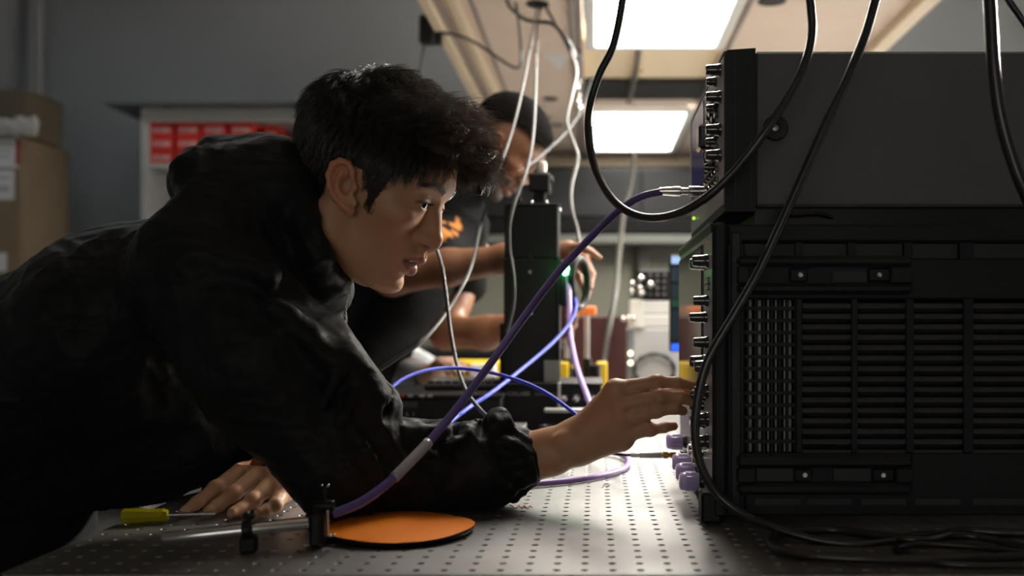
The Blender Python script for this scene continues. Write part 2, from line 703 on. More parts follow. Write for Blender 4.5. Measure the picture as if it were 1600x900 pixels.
MB().box(-0.045, 0.475, 5.82, Y1, CAN, CAN + 0.1, 0.004).build('underside_board', BEIGE, can)
MB().box(X0, X1, Y1 - 0.1, Y1, CAN - 0.055, CAN, 0.004).build('end_beam', BEIGE2, can)
for xa, xb, dz, m in ((-0.535, -0.50, 0.035, BEIGE2), (-0.497, -0.475, 0.012, GREYRAIL), (-0.455, -0.425, 0.022, BEIGE2), (-0.39, -0.375, 0.010, GREYRAIL), (0.985, 1.04, 0.035, BEIGE2)):
    MB().box(xa, xb, Y0, Y1 - 0.1, CAN - dz, CAN, 0.003).build('edge_rail', m, can)
for xa, xb in ((-0.085, -0.06), (-0.057, -0.045), (0.475, 0.49)):
    MB().box(xa, xb, Y0 + 0.1, Y1 - 0.1, CAN - 0.016, CAN, 0.003).build('lamp_rail', GREYRAIL, can)
MB().tube([(0.165, 3.66, CAN + 0.012), (0.165, 4.0, CAN + 0.012), (0.15, 4.5, CAN - 0.008)], 0.012, 10).build('conduit', STEEL, can)
MB().ball((0.182, 3.98, CAN + 0.006), 0.009).build('conduit_screw', GOLD, can)
for px, py, r in ((840, 6, 0.036), (860, 154, 0.033), (852, 184, 0.03), (871, 195, 0.034), (1206, 1, 0.044)):
    Y = CH * F / (PY - py)
    x = (px - PX) * Y / F
    MB().lathe((x, Y, CAN - 0.004), (0, 0, 1), [(0, r * 0.7), (0, r), (0.003, r * 1.02), (0.004, r * 1.02)], 24).build('grommet', RUBBER, can)
q = [np.array((-0.195, 3.72, CAN - 0.002)), np.array((-0.09, 3.72, CAN - 0.002)), np.array((-0.14, 3.95, CAN - 0.002))]
MB().prism(q, (0, 0, 0.002)).build('highlight_wedge', WHITE, can)  # wedge-shaped highlight on the underside, put on as a white triangle
for x in (-0.4, 0.9):
    for y in (0.6, 5.8):
        MB().cyl((x, y, CAN + 0.1), (x, y, 3.3), 0.012, n=10).build('hanger_rod', STEEL, can)
# the two lit panels
ceiling_lamp('panel_lamp', 'bright white lamp panel nearest the camera in the overhead canopy', 0.215, 2.58, 0.5, 2.06, CAN + 0.01, PANEL_POWER, (1.0, 0.95, 0.87, 1), WHITE)
ceiling_lamp('panel_lamp', 'farther bright white lamp panel in the overhead canopy', 0.215, 5.22, 0.5, 1.1, CAN + 0.01, PANEL_POWER, (1.0, 0.95, 0.87, 1), WHITE)

# ------------------------------------------------------------------ optical table with tapped holes
TX0, TX1, TY0, TY1 = -0.517, 1.06, 0.872, 4.7
tab = thing('optical_table', 'grey steel optical table with a grid of tapped holes', 'table', (0.25, 2.8, 0.0))
PITCH, HX0, HY0 = 0.025, -0.0094 - 20 * 0.025, 0.884
nx, ny = 62, 50


def tabletop():
    k = 8
    v, f = [], []
    ang = (np.arange(k) + 0.5) * 2 * math.pi / k
    h = PITCH / 2
    sq = np.array([(h * max(-1, min(1, 1.5 * math.cos(a))), h * max(-1, min(1, 1.5 * math.sin(a)))) for a in ang])
    # square outline sampled at the same 8 directions (corners between samples are added below)
    outer = np.array([(h, 0), (h, h), (0, h), (-h, h), (-h, 0), (-h, -h), (0, -h), (h, -h)])
    a8 = np.arange(8) * math.pi / 4
    rings = [(outer, 0.0)] + [(np.stack([r * np.cos(a8), r * np.sin(a8)], 1), z) for r, z in ((0.0039, 0.0), (0.0030, -0.0009), (0.0030, -0.009))]
    base = np.concatenate([np.concatenate([xy, np.full((8, 1), z)], 1) for xy, z in rings])
    bf = []
    for r in range(3):
        for j in range(8):
            j2 = (j + 1) % 8
            bf.append((r * 8 + j, r * 8 + j2, (r + 1) * 8 + j2, (r + 1) * 8 + j))
    bf = np.array(bf)
    n = 0
    V, Q = [], []
    for i in range(nx):
        for j in range(ny):
            V.append(base + (HX0 + i * PITCH, HY0 + j * PITCH, TZ))
            Q.append(bf + n)
            n += len(base)
    V, Q = np.concatenate(V), np.concatenate(Q)
    xl, xr = HX0 - h, HX0 + (nx - 1) * PITCH + h
    yl, yr = HY0 - h, HY0 + (ny - 1) * PITCH + h
    ex, eq = [], []
    for x0, x1, y0, y1 in ((TX0, xl, TY0, TY1), (xr, TX1, TY0, TY1), (xl, xr, yr, TY1)):
        if x1 - x0 > 1e-4 and y1 - y0 > 1e-4:
            eq.append(np.arange(4) + n + len(ex) * 4)
            ex.append(np.array([(x0, y0, TZ), (x1, y0, TZ), (x1, y1, TZ), (x0, y1, TZ)]))
    V = np.concatenate([V] + ex)
    Q = np.concatenate([Q, np.array(eq)])
    return V, Q


TOPM = mat('table_steel', S(150, 148, 146), 0.44, 0.85, var=0.10, vscale=14, bump=0.06, bscale=700)
v, q = tabletop()
mesh_obj('perforated_top', v, q, TOPM, tab, smooth=0, recalc=False)
SIDE = mat('table_side', S(38, 38, 40), 0.5)
MB().box(TX0, TX1, TY0, TY1, TZ - 0.2, TZ - 0.011, 0.003).build('honeycomb_core', SIDE, tab)
for x0, x1, y0, y1 in ((TX0, TX1, TY0 - 0.004, TY0), (TX0, TX1, TY1, TY1 + 0.004), (TX0 - 0.004, TX0, TY0, TY1), (TX1, TX1 + 0.004, TY0, TY1)):
    MB().box(x0, x1, y0, y1, TZ - 0.2, TZ - 0.0003).build('edge_panel', TOPM if y1 == TY0 else SIDE, tab)
for x in (TX0 + 0.22, TX1 - 0.2):
    for y in (TY0 + 0.5, TY1 - 0.5):
        MB().lathe((x, y, 0), (0, 0, 1), [(0, 0.11), (0.03, 0.11), (0.035, 0.07), (0.66, 0.07), (0.7, 0.1)], 20).build('leg', SIDE, tab)
# red marker scribble and a faint smudge on the steel
REDM = mat('red_marker', S(196, 92, 96), 0.6)
zz = [(797, 789), (801, 791), (804, 794), (808, 793), (811, 789), (813, 793), (817, 794), (819, 789), (822, 794), (826, 794), (828, 790), (831, 793)]
MB().tube(spline([PT(x, y, 0.0003) for x, y in zz], 3), 0.0006, 4).build('marker_scribble', REDM, tab)
zz = [(941, 762), (946, 755), (943, 758), (951, 756), (948, 762), (953, 757)]
MB().tube(spline([PT(x, y, 0.0003) for x, y in zz], 3), 0.0006, 4).build('pencil_mark', mat('pencil', S(150, 132, 112), 0.7), tab)

# ------------------------------------------------------------------ storage along the back wall
YB = 5.6
kx = lambda px, Y: (px - PX) * Y / F
kz = lambda py, Y: CZ - (py - PY) * Y / F
CABM = mat('cabinet_laminate', S(168, 168, 164), 0.5)
CABI = mat('cabinet_inside', S(150, 146, 128), 0.6)
cab = thing('storage_cabinet', 'open grey storage cabinet against the back wall holding red boxes', 'cabinet', (-1.9, 5.9, 0))
cx0, cx1 = kx(220, YB), kx(640, YB)
zt, zb = kz(168, YB), kz(190, YB)
MB().box(cx0, cx1, YB, 6.19, zb, zt, 0.003).build('top_board', CABM, cab)
MB().box(cx0, cx0 + 0.04, YB, 6.19, 0.0, zb, 0.002).build('side_panel', CABM, cab)
MB().box(cx1 - 0.04, cx1, YB, 6.19, 0.0, zb, 0.002).build('side_panel', CABM, cab)
MB().box(cx0 + 0.04, cx1 - 0.04, 6.16, 6.19, 0.05, zb).build('back_panel', CABI, cab)
shelf_z = kz(254, YB)
for zs in (shelf_z, shelf_z - 0.42, shelf_z - 0.84, shelf_z - 1.3):
    MB().box(cx0 + 0.04, cx1 - 0.04, YB + 0.01, 6.16, zs - 0.033, zs, 0.002).build('shelf', CABM, cab)
MB().box(-2.73, kx(462, 5.5), 5.52, 5.95, zt + 0.002, zt + 0.016, 0.002).build('flat_board', mat('board_grey', S(95, 98, 102), 0.5), None,
    label='thin grey flat board lying on the cabinet top and overhanging its left side', cat='board')
MB().pbox(463, 152, 486, 167.5, 5.7, 0.1, 0.01).build('small_box', WHITE, None, label='small white box on top of the grey cabinet', cat='box')
REDB = mat('red_carton', S(205, 44, 34), 0.55)
LBL = mat('pale_label', S(210, 170, 165), 0.6)
TXTL = mat('label_grey_text', S(120, 60, 58), 0.7)
cols_ = [(233, 271), (275, 312), (315, 354), (358, 397), (401, 428)]
z0 = shelf_z
bh = 0.0755
red0 = None
rows_n = ('bottom', 'middle', 'top')
cols_n = ('first column from the left', 'second column from the left', 'third column from the left', 'fourth column from the left', 'last narrow column')
for c, (xa, xb) in enumerate(cols_):
    for r in range(3):
        xl, xr = kx(xa, YB + 0.03), kx(xb, YB + 0.03)
        if c == 4:
            yf = YB + 0.12
        else:
            yf = YB + 0.03
        loc = ((xl + xr) / 2, yf, z0 + r * (bh + 0.002) + 0.001)
        label = 'red carton in the %s row, %s on the shelf' % (rows_n[r], cols_n[c])
        if red0 is None:
            red0 = thing('red_box', label, 'box', loc, 'red boxes on the cabinet shelf')
            w = 0.134
            MB().box(loc[0] - w / 2, loc[0] + w / 2, yf, yf + 0.24, loc[2], loc[2] + bh * 0.7, 0.002).build('carton', REDB, red0)
            MB().box(loc[0] - w / 2 - 0.001, loc[0] + w / 2 + 0.001, yf - 0.0015, yf + 0.2415, loc[2] + bh * 0.7, loc[2] + bh, 0.002).build('lid', REDB, red0)
            MB().box(loc[0] - 0.048, loc[0] + 0.048, yf - 0.0012, yf + 0.001, loc[2] + 0.02, loc[2] + 0.046).build('paper_label', LBL, red0)
            for k in range(3):
                MB().box(loc[0] - 0.04, loc[0] + 0.03 - 0.012 * k, yf - 0.0016, yf - 0.001, loc[2] + 0.038 - 0.007 * k, loc[2] + 0.041 - 0.007 * k).build('label_line', TXTL, red0)
        else:
            o = copy_tree(red0, loc, label)
            if c == 4:
                o.scale = (0.62, 1, 1)
                o.rotation_euler = (0, 0, 0)

# cartons on the left, by the wall corner
CARD = mat('cardboard', S(120, 104, 82), 0.8, bump=0.1, bscale=80, var=0.08, vscale=6)
CARD2 = mat('dark_cardboard', S(86, 76, 60), 0.8, bump=0.1, bscale=80)
PAPER = mat('paper_white', S(200, 202, 205), 0.7)
t = thing('tall_carton', 'tall brown cardboard carton with white paper labels by the left wall', 'box', (-3.25, 5.45, 0))
xr = kx(34, 5.3)
MB().box(xr - 0.46, xr, 5.3, 5.78, 0, kz(214, 5.3), 0.004).build('carton', CARD, t)
MB().box(xr, xr + 0.004, 5.31, 5.77, 0.02, kz(214, 5.3) - 0.01).build('side_flap', CARD, t)
for (x0, y0, x1, y1), nm, m in (((-20, 217, 30, 262), 'paper_label', PAPER), ((-15, 266, 22, 312), 'paper_label', PAPER), ((-12, 395, 10, 424), 'paper_label', PAPER),
                                ((24, 218, 31, 258), 'red_stripe', mat('red_print', S(150, 40, 45), 0.6)), ((-20, 222, 20, 228), 'printed_line', PRINT),
                                ((-20, 233, 18, 237), 'printed_line', PRINT), ((-20, 243, 15, 247), 'printed_line', PRINT), ((-12, 276, 16, 280), 'printed_line', PRINT), ((-12, 290, 14, 300), 'printed_line', PRINT)):
    lay = 0.0022 if m is not PAPER else 0.0015
    a, b = P(x0, y0, 5.298), P(x1, y1, 5.298)
    MB().box(a[0], b[0], 5.3 - lay, 5.3005, b[2], a[2]).build(nm, m, t)
t = thing('short_carton', 'dark brown carton on top of the tall labelled carton', 'box', (-3.25, 5.5, kz(208, 5.3)))
MB().pbox(-60, 139, 44, 214, 5.32, 0.35, 0.005).build('carton', CARD2, t)
a = P(-40, 138.6, 5.4)
MB().box(a[0], kx(40, 5.4), 5.42, 5.47, a[2] - 0.012, a[2] - 0.008).build('tape', mat('packing_tape', S(120, 110, 90), 0.3), t)
bm_ = MB()
for k in range(9):
    pts = [P(-20 + 9 * k + random.uniform(-4, 4), 186 + random.uniform(-3, 3), 5.28), P(-16 + 9 * k, 198 + random.uniform(-4, 4), 5.275), P(-18 + 9 * k + random.uniform(-4, 4), 211, 5.285)]
    bm_.tube(spline(pts, 4), 0.017, 7)
bm_.build('plastic_wrap', mat('cloudy_plastic', S(172, 170, 164), 0.3), None, label='crumpled pale plastic wrap hanging over the tall carton top', cat='wrap')
for k, (px, r) in enumerate(((45, 0.02), (57, 0.028))):
    MB().cyl((kx(px, 6.12), 6.15, 0.0), (kx(px, 6.12), 6.15, 3.3), r, n=12).build('conduit_pipe', mat('pipe_paint', S(160, 160, 160), 0.45), None,
        label=('thin grey conduit pipe nearest the left room corner', 'thicker grey conduit pipe beside the thin one')[k], cat='pipe')

# far end of the bench: overhead cabinet, rail, partition panels, post
DARKC = mat('dark_cabinet', S(30, 31, 32), 0.8, spec=0.2)
YF = 5.62
t = thing('wall_cabinet', 'long dark grey wall cabinet under the far end of the canopy', 'cabinet', (0.1, 5.9, kz(340, YF)))
for xa, xb in ((690, 846), (848, 1001), (1003, 1150), (1152, 1300)):
    MB().pbox(xa, 264, xb, 338, YF, 0.02, 0.003).build('door', DARKC, t)
MB().pbox(688, 262, 1302, 340, YF + 0.021, 0.52, 0.003).build('body', DARKC, t)
MB().pbox(700, 341, 1240, 366, 5.55, 0.3, 0.01).build('black_receiver', mat('matt_black', (0.006, 0.006, 0.006, 1), 0.9, spec=0.1), None, label='long black equipment case under the dark wall cabinet', cat='equipment')
MB().pbox(640, 367, 1300, 380, 5.5, 0.5, 0.003).build('wall_shelf', mat('shelf_grey', S(80, 81, 77), 0.6), None, label='pale grey wall shelf carrying the long black equipment case', cat='shelf')
t = thing('partition', 'grey green partition panels standing behind the far bench', 'partition', (0.1, 5.75, 0))
PANM = mat('partition_fabric', S(90, 90, 80), 0.85, bump=0.2, bscale=300)
for xa, xb in ((640, 868), (871, 996), (999, 1130), (1133, 1300)):
    MB().box(kx(xa, 5.75), kx(xb, 5.75), 5.75, 5.79, 0.02, kz(383, 5.75), 0.004).build('panel', PANM, t)
MB().box(kx(997, 5.71), kx(1012, 5.71), 5.71, 5.745, 0, kz(341, 5.71), 0.004).build('support_post', mat('post_paint', S(70, 69, 65), 0.5), None, label='grey upright support post at the far end of the bench', cat='post')
t = thing('far_bench', 'dark far bench in front of the partition panels', 'bench', (0.1, 5.3, 0))
MB().box(kx(615, 5.0), kx(1300, 5.0), 4.9, 5.7, 0.95, 0.99, 0.004).build('bench_top', BLACK, t)
MB().box(kx(620, 5.0), kx(1280, 5.0), 4.95, 5.7, 0.1, 0.95, 0.004).build('bench_body', mat('bench_dark', S(40, 38, 38), 0.6), t)

# ------------------------------------------------------------------ measuring instruments (right)
CASE = mat('instrument_case', (0.018, 0.019, 0.020, 1), 0.55, bump=0.15, bscale=1400)
CASED = mat('instrument_moulding', (0.013, 0.0145, 0.016, 1), 0.5, bump=0.12, bscale=900, spec=0.3)
CASEG = mat('instrument_grey_cover', (0.115, 0.115, 0.118, 1), 0.6, bump=0.25, bscale=1600)
CASEB = mat('instrument_bezel', (0.018, 0.020, 0.022, 1), 0.55, bump=0.1, bscale=900, spec=0.3)
GLASSB = mat('screen_glass', (0.012, 0.013, 0.016, 1), 0.09, spec=0.6)
KNOBM = mat('knob_plastic', (0.012, 0.012, 0.013, 1), 0.2, coat=1.0, spec=0.8)
SLAT = mat('slat_plastic', (0.050, 0.050, 0.052, 1), 0.6, spec=0.3)
PANEL = mat('front_panel_grey', (0.38, 0.38, 0.38, 1), 0.4, bump=0.05, bscale=500)
LILAC = mat('lilac_plastic', S(212, 194, 246), 0.25, sss=0.85, coat=0.3)
LILAC.node_tree.nodes['Principled BSDF'].inputs['Subsurface Radius'].default_value = (0.010, 0.009, 0.012)


def knob(parent, x, y, z, r, h, d=(-1, 0, 0), m=KNOBM, name='knob'):
    d = np.array(d, float)
    b = MB().lathe((x, y, z), d, [(0, r * 1.12), (0.003, r * 1.12), (0.004, r), (h * 0.55, r * 0.97), (h - 0.002, r * 0.9), (h, r * 0.78)], 18)
    o = b.build(name, m, parent, 50)
    p = np.array((x, y, z)) + d * h
    MB().box(p[0] - 0.0006, p[0] + 0.0006, y - 0.0006, y + 0.0006, z + r * 0.2, z + r * 0.72).build('pointer', PRINT, o)
    return o


# --- lower instrument
LY, XF = 1.08, 0.127
lx = lambda px: (px - PX) * LY / F
lz = lambda py: CZ - (py - PY) * LY / F
LYB = 1.49
XR = 0.80
osc = thing('oscilloscope', 'large black bench oscilloscope with louvred side standing on the table', 'oscilloscope', (0.36, 1.29, TZ))
ztop, zbot = lz(350), lz(806)
# hollow shell: roof, base, far side, rear, so that light shows through the vents
sh = MB()
sh.box(XF + 0.01, XR, LY + 0.012, LYB, ztop - 0.006, ztop, 0.002)
sh.box(XF + 0.01, XR, LY + 0.012, LYB, zbot, zbot + 0.006, 0.002)
sh.box(XF + 0.01, XR, LYB - 0.006, LYB, zbot + 0.006, ztop - 0.006)
sh.box(XR - 0.006, XR, LY + 0.012, LYB - 0.006, zbot + 0.006, ztop - 0.006)
sh.build('case', CASE, osc)
# side mouldings facing the camera: frame around the vents
MB().box(lx(1113), lx(1136), LY - 0.004, LYB, zbot - 0.002, lz(347), 0.004).build('front_bezel', CASED, osc)
MB().box(lx(1136), XR, LY - 0.001, LY + 0.014, lz(379), lz(350), 0.003).build('top_rail', CASED, osc)
MB().box(lx(1136), lx(1164), LY, LY + 0.014, lz(806), lz(379), 0.002).build('corner_rail', CASED, osc)
MB().box(lx(1141), lx(1158), LY - 0.003, LY + 0.001, lz(800), lz(362), 0.002).build('edge_strip', CASE, osc)
# row of short slots under the top rail
xs = [1164, 1243, 1254, 1325, 1338, 1413, 1426, 1500, 1522, 1620, 1640, 1700, 1720, 1790, 1810, 1880, 1900, 1960]
for i in range(1, len(xs) - 1, 2):
    MB().box(lx(xs[i]), lx(xs[i + 1]), LY, LY + 0.014, lz(405), lz(379)).build('slot_divider', CASED, osc)
MB().box(lx(1160), XR - 0.01, LY + 0.008, LY + 0.012, lz(404), lz(380)).build('slot_back', SLAT, osc)
MB().box(lx(1164), XR, LY + 0.001, LY + 0.014, lz(468), lz(403), 0.002).build('upper_band', CASED, osc)
MB().box(lx(1164), XR, LY + 0.001, LY + 0.014, lz(806), lz(708), 0.002).build('lower_band', CASED, osc)


def handle(name, x0, y0, x1, y1, pk):
    """moulded grip with a pocket, two screw blocks and grey plates"""
    t = (y1 - y0) * 0.28
    b = MB()
    b.box(lx(x0), lx(x1), LY - 0.009, LY + 0.002, lz(pk[1]), lz(y0), 0.004)
    b.box(lx(x0), lx(x1), LY - 0.009, LY + 0.002, lz(y1), lz(pk[3]), 0.004)
    b.box(lx(x0), lx(pk[0]), LY - 0.009, LY + 0.002, lz(pk[3] + 1), lz(pk[1] - 1), 0.002)
    b.box(lx(pk[2]), lx(x1), LY - 0.009, LY + 0.002, lz(pk[3] + 1), lz(pk[1] - 1), 0.002)
    h = b.build(name, CASED, osc)
    return h


h1 = handle('upper_handle', 1150, 400, 1424, 460, (1170, 417, 1388, 443))
h2 = handle('lower_handle', 1150, 708, 1424, 772, (1180, 730, 1396, 753))
for h, xs_, y0, y1 in ((h1, (1243, 1366), 419, 441), (h2, (1250, 1372), 731, 752)):
    for x in xs_:
        MB().box(lx(x - 11), lx(x + 24 if x > 1300 else x + 18), LY - 0.005, LY + 0.001, lz(y1), lz(y0), 0.002).build('screw_block', CASED, h)
        MB().lathe((lx(x + 6), LY - 0.005, lz((y0 + y1) / 2)), (0, -1, 0), [(0, 0.003), (0.0012, 0.003), (0.0018, 0.0022)], 12).build('screw', CHROME, h)
for x0, x1, y0, y1, h in ((1300, 1354, 424, 441, h1), (1182, 1240, 732, 751, h2), (1302, 1360, 732, 751, h2)):
    MB().box(lx(x0), lx(x1), LY - 0.001, LY + 0.001, lz(y1), lz(y0)).build('grey_plate', SLAT, h)
# grille window on the left with bright chassis strips behind it
g = MB()
for k in range(13):
    y = 481 + k * 19
    if y < 706:
        g.box(lx(1163), lx(1245), LY + 0.004, LY + 0.007, lz(y + 3.4), lz(y - 2.2))
for k in range(7):
    x = 1170 + k * 12.4
    g.box(lx(x - 1.4), lx(x + 1.4), LY + 0.005, LY + 0.008, lz(708), lz(466))
g.build('grille', CASED, osc)
MB().box(lx(1244), lx(1254), LY + 0.001, LY + 0.014, lz(708), lz(466), 0.001).build('rib', CASED, osc)
STRIP = mat('chassis_metal', (0.32, 0.31, 0.28, 1), 0.45, 0.4)
for k, (x, w) in enumerate(((1174, 4), (1189, 5), (1203, 2.5), (1216, 3), (1229, 2.5), (1238, 4))):
    MB().box(lx(x), lx(x + w), LY + 0.016 + 0.004 * (k % 2), LY + 0.019 + 0.004 * (k % 2), lz(712), lz(460)).build('chassis_strip', STRIP, osc)
MB().box(lx(1172), lx(1236), LY + 0.0145, LY + 0.0155, lz(440), lz(420)).build('chassis_plate', STRIP, osc)
MB().box(lx(1160), XR - 0.01, LY + 0.03, LY + 0.034, lz(720), lz(410)).build('inner_wall', mat('inner_black', (0.004, 0.004, 0.004, 1), 0.8), osc)
# louvres: slats in columns between ribs
cols = [(1254, 1331), (1341, 1416), (1429, 1506), (1522, 1612), (1624, 1700), (1712, 1790), (1802, 1880)]
for i, (xa, xb) in enumerate(cols):
    if i < len(cols) - 1:
        MB().box(lx(xb), lx(cols[i + 1][0]), LY + 0.001, LY + 0.014, lz(708), lz(466), 0.001).build('rib', CASED, osc)
first_slat = {}
slat_mesh = None
for xa, xb in cols:
    for k in range(15):
        y = 474 + k * 16.4
        if y > 704:
            continue
        w = lx(xb) - lx(xa)
        if slat_mesh is None or abs(slat_w - w) > 0.004:
            b = MB()
            c = np.array((lx(xa), LY + 0.004, lz(y)))
            b.prism([c, c + (0, 0, -0.0052), c + (0, 0.009, -0.0095), c + (0, 0.009, -0.0043)], (w, 0, 0))
            o = b.build('slat', SLAT, osc, 0)
            slat_mesh, slat_w, slat_c = o, w, c
        else:
            o = slat_mesh.copy()
            COL.objects.link(o)
            o.location = tuple(np.array((lx(xa), LY + 0.004, lz(y))) - slat_c)
# lower vent slots
for xa, xb in ((1180, 1250), (1262, 1330), (1345, 1415), (1430, 1500), (1520, 1600)):
    MB().box(lx(xa), lx(xb), LY - 0.0005, LY + 0.002, lz(789), lz(779)).build('vent_slot', SLAT, osc)
for x in (0.17, 0.75):
    for y in (LY + 0.05, LYB - 0.05):
        MB().lathe((x, y, TZ), (0, 0, 1), [(0, 0.012), (0.003, 0.014), (zbot - TZ + 0.001, 0.014)], 14).build('foot', RUBBER, osc)
# front panel facing the two people (towards -X)
MB().box(XF, XF + 0.012, LY + 0.001, LYB, zbot, ztop, 0.002).build('front_panel', PANEL, osc)
YS0, YS1 = 1.165, 1.475
scr = MB().box(XF - 0.003, XF + 0.001, YS0, YS1, kz(600, 1.3), ztop - 0.016, 0.001).build('screen', GLASSB, osc)
MB().box(XF - 0.0015, XF + 0.002, LY + 0.0, LYB, ztop - 0.009, ztop + 0.0015, 0.001).build('top_lip', CASED, osc)
MB().box(XF - 0.0022, XF, LY + 0.004, LYB, ztop - 0.0005, ztop + 0.0022).build('lit_lip_line', mat('lit_lip_grey', (0.2, 0.2, 0.2, 1), 0.35), osc)  # thin line of light along the top edge, put on as a grey strip
yk = 1.118
for py, dy, r, hgt in ((408, 0, 0.0070, 0.018), (410, 0.030, 0.0070, 0.018), (470, 0, 0.0057, 0.017), (496, 0.012, 0.0059, 0.02), (535, 0, 0.006, 0.017), (566, 0.02, 0.0072, 0.019), (573, 0, 0.0075, 0.016),
                       (612, 0, 0.007, 0.016), (620, 0.03, 0.007, 0.018), (655, 0, 0.0075, 0.016), (662, 0.03, 0.0075, 0.018), (640, 0.05, 0.006, 0.016), (690, 0.0, 0.0075, 0.016), (697, 0.035, 0.0075, 0.016)):
    knob(osc, XF, yk + dy, kz(py, yk), r, hgt)
for k in range(6):
    y = yk - 0.02 + 0.012 * (k % 3)
    z = kz(438 + 11 * (k // 3), yk)
    MB().box(XF - 0.003, XF + 0.001, y, y + 0.009, z - 0.004, z + 0.003, 0.001).build('button', KNOBM, osc)
for k, c in ((0, S(230, 90, 40)), (1, S(210, 40, 40))):
    m = mat('lamp_%d' % k, c, 0.4, emit=c, estr=0.25)
    MB().ball((XF - 0.0005, yk + 0.004, kz(377 + 6 * k, yk)), 0.0011, 8, 6).build('indicator_or_glint', m, osc)
# input sockets with lilac caps, along the foot of the front panel
socks = [(1.165, 752, True), (1.215, 737, True), (1.27, 722, True), (1.325, 712, False), (1.38, 690, True), (1.165, 715, False), (1.215, 703, False)]
for i, (y, py, cap_) in enumerate(socks):
    z = kz(py, y)
    MB().lathe((XF, y, z), (-1, 0, 0), [(0, 0.0095), (0.004, 0.0095), (0.0045, 0.0078), (0.013, 0.0078), (0.014, 0.0065)], 16).build('socket', KNOBM if i < 5 else CHROME, osc)
MB().box(XF - 0.012, XF + 0.01, LY - 0.002, LY + 0.03, TZ + 0.002, kz(770, LY), 0.003).build('foot_block', CASED, osc)
names = ('nearest the camera', 'second from the camera', 'third from the camera', 'farthest from the camera')
cap0 = None
n = 0
for i, (y, py, cap_) in enumerate(socks):
    if not cap_:
        continue
    z = kz(py, y)
    loc = (XF - 0.013, y, z)
    lab = 'lilac plastic dust cap on the oscilloscope input %s' % names[n]
    n += 1
    if cap0 is None:
        cap0 = thing('dust_cap', lab, 'cap', loc, 'lilac caps on the oscilloscope inputs')
        MB().lathe((loc[0] + 0.007, y, z), (-1, 0, 0), [(0, 0.0098), (0.001, 0.0105), (0.014, 0.0105), (0.0155, 0.0108), (0.021, 0.0098), (0.0225, 0.0075)], 20).build('shell', LILAC, cap0, 60)
        rb = MB()
        for k in range(10):
            a = k * math.pi / 5
            c = np.array((loc[0] + 0.004, y + 0.0107 * math.cos(a), z + 0.0107 * math.sin(a)))
            rb.tube([c, c + (-0.012, 0, 0)], 0.0009, 5)
        rb.build('grip_ribs', LILAC, cap0)
    else:
        copy_tree(cap0, loc, lab)

# --- upper instrument
UY = 1.10
ux = lambda px: (px - PX) * UY / F
uz = lambda py: CZ - (py - PY) * UY / F
UXF = ux(1132)
UYB = 1.475
ana = thing('signal_analyzer', 'dark grey signal analyzer with many knobs stacked on the oscilloscope', 'instrument', (0.38, 1.29, ztop))
MB().box(ux(1181), 0.82, UY + 0.004, UYB, uz(322), uz(78), 0.003).build('cover', CASEG, ana)
fz = MB()
fz.prism([(UXF, UY - 0.003, uz(331)), (UXF, UY - 0.003, uz(84)), (UXF + 0.003, UY - 0.003, uz(79)), (ux(1180), UY - 0.003, uz(76)), (ux(1180), UY - 0.003, uz(331))], (0, UYB + 0.004 - UY, 0))
fz.build('front_frame', CASEB, ana, 20)
for px in (1148, 1172):
    MB().box(ux(px), ux(px + 1.2), UY - 0.0036, UY - 0.0025, uz(322), uz(84)).build('groove_line', RUBBER, ana)
MB().box(UXF - 0.0012, UXF + 0.0025, UY - 0.002, UYB, uz(81.5), uz(79.5), 0.0005).build('lit_top_edge', mat('pale_edge', S(190, 186, 176), 0.4), ana)  # lamp light on the frame's top edge, put on as a pale strip
MB().box(ux(1184), 0.82, UY + 0.020, UYB - 0.005, ztop + 0.003, uz(321)).build('gap_shade_block', RUBBER, ana)  # black block added to keep the gap under the analyzer dark
for x, y in ((0.20, UY + 0.05), (0.78, UY + 0.05), (0.20, UYB - 0.05), (0.78, UYB - 0.05)):
    MB().lathe((x, y, ztop), (0, 0, 1), [(0, 0.011), (0.002, 0.013), (uz(325) - ztop, 0.013)], 14).build('foot', RUBBER, ana)
c = np.array((ux(1212), UY + 0.004, uz(200)))
ft = MB().lathe(c, (0, -1, 0), [(0, 0.0140), (0.004, 0.0140), (0.0055, 0.0128), (0.0055, 0.0048), (0.003, 0.0042)], 28).build('rubber_bumper', RUBBER, ana)
MB().lathe(c + (0, -0.0028, 0), (0, -1, 0), [(0, 0.0036), (0.0014, 0.0036), (0.0018, 0.0026), (0.0018, 0.0016), (0.0008, 0.0013)], 16).build('screw', STEEL, ft)
MB().box(UXF - 0.0006, UXF + 0.002, UY + 0.004, UYB - 0.002, uz(318), uz(86)).build('front_panel', mat('pale_front_panel', (0.36, 0.36, 0.36, 1), 0.35), ana)
MB().box(UXF - 0.0016, UXF - 0.0003, 1.30, 1.462, kz(305, 1.38), uz(92), 0.001).build('screen', mat('blue_screen', S(30, 32, 70), 0.1, emit=S(58, 60, 130), estr=0.10), ana)
MB().box(UXF - 0.0022, UXF - 0.0003, 1.4625, UYB, kz(305, 1.46), uz(84), 0.002).build('screen_edge', mat('pale_edge', S(190, 186, 176), 0.4), ana)
for py in (110, 152, 203, 243):
    knob(ana, UXF - 0.0005, 1.128, kz(py, 1.128), 0.0068, 0.017)
for py, y in ((128, 1.17), (170, 1.17), (222, 1.175), (262, 1.19)):
    knob(ana, UXF - 0.0005, y, kz(py, y), 0.0055, 0.012)
MB().box(UXF - 0.018, UXF - 0.0005, 1.20, 1.235, kz(232, 1.2), kz(193, 1.2), 0.003).build('plug_box', KNOBM, ana)
btn0 = None
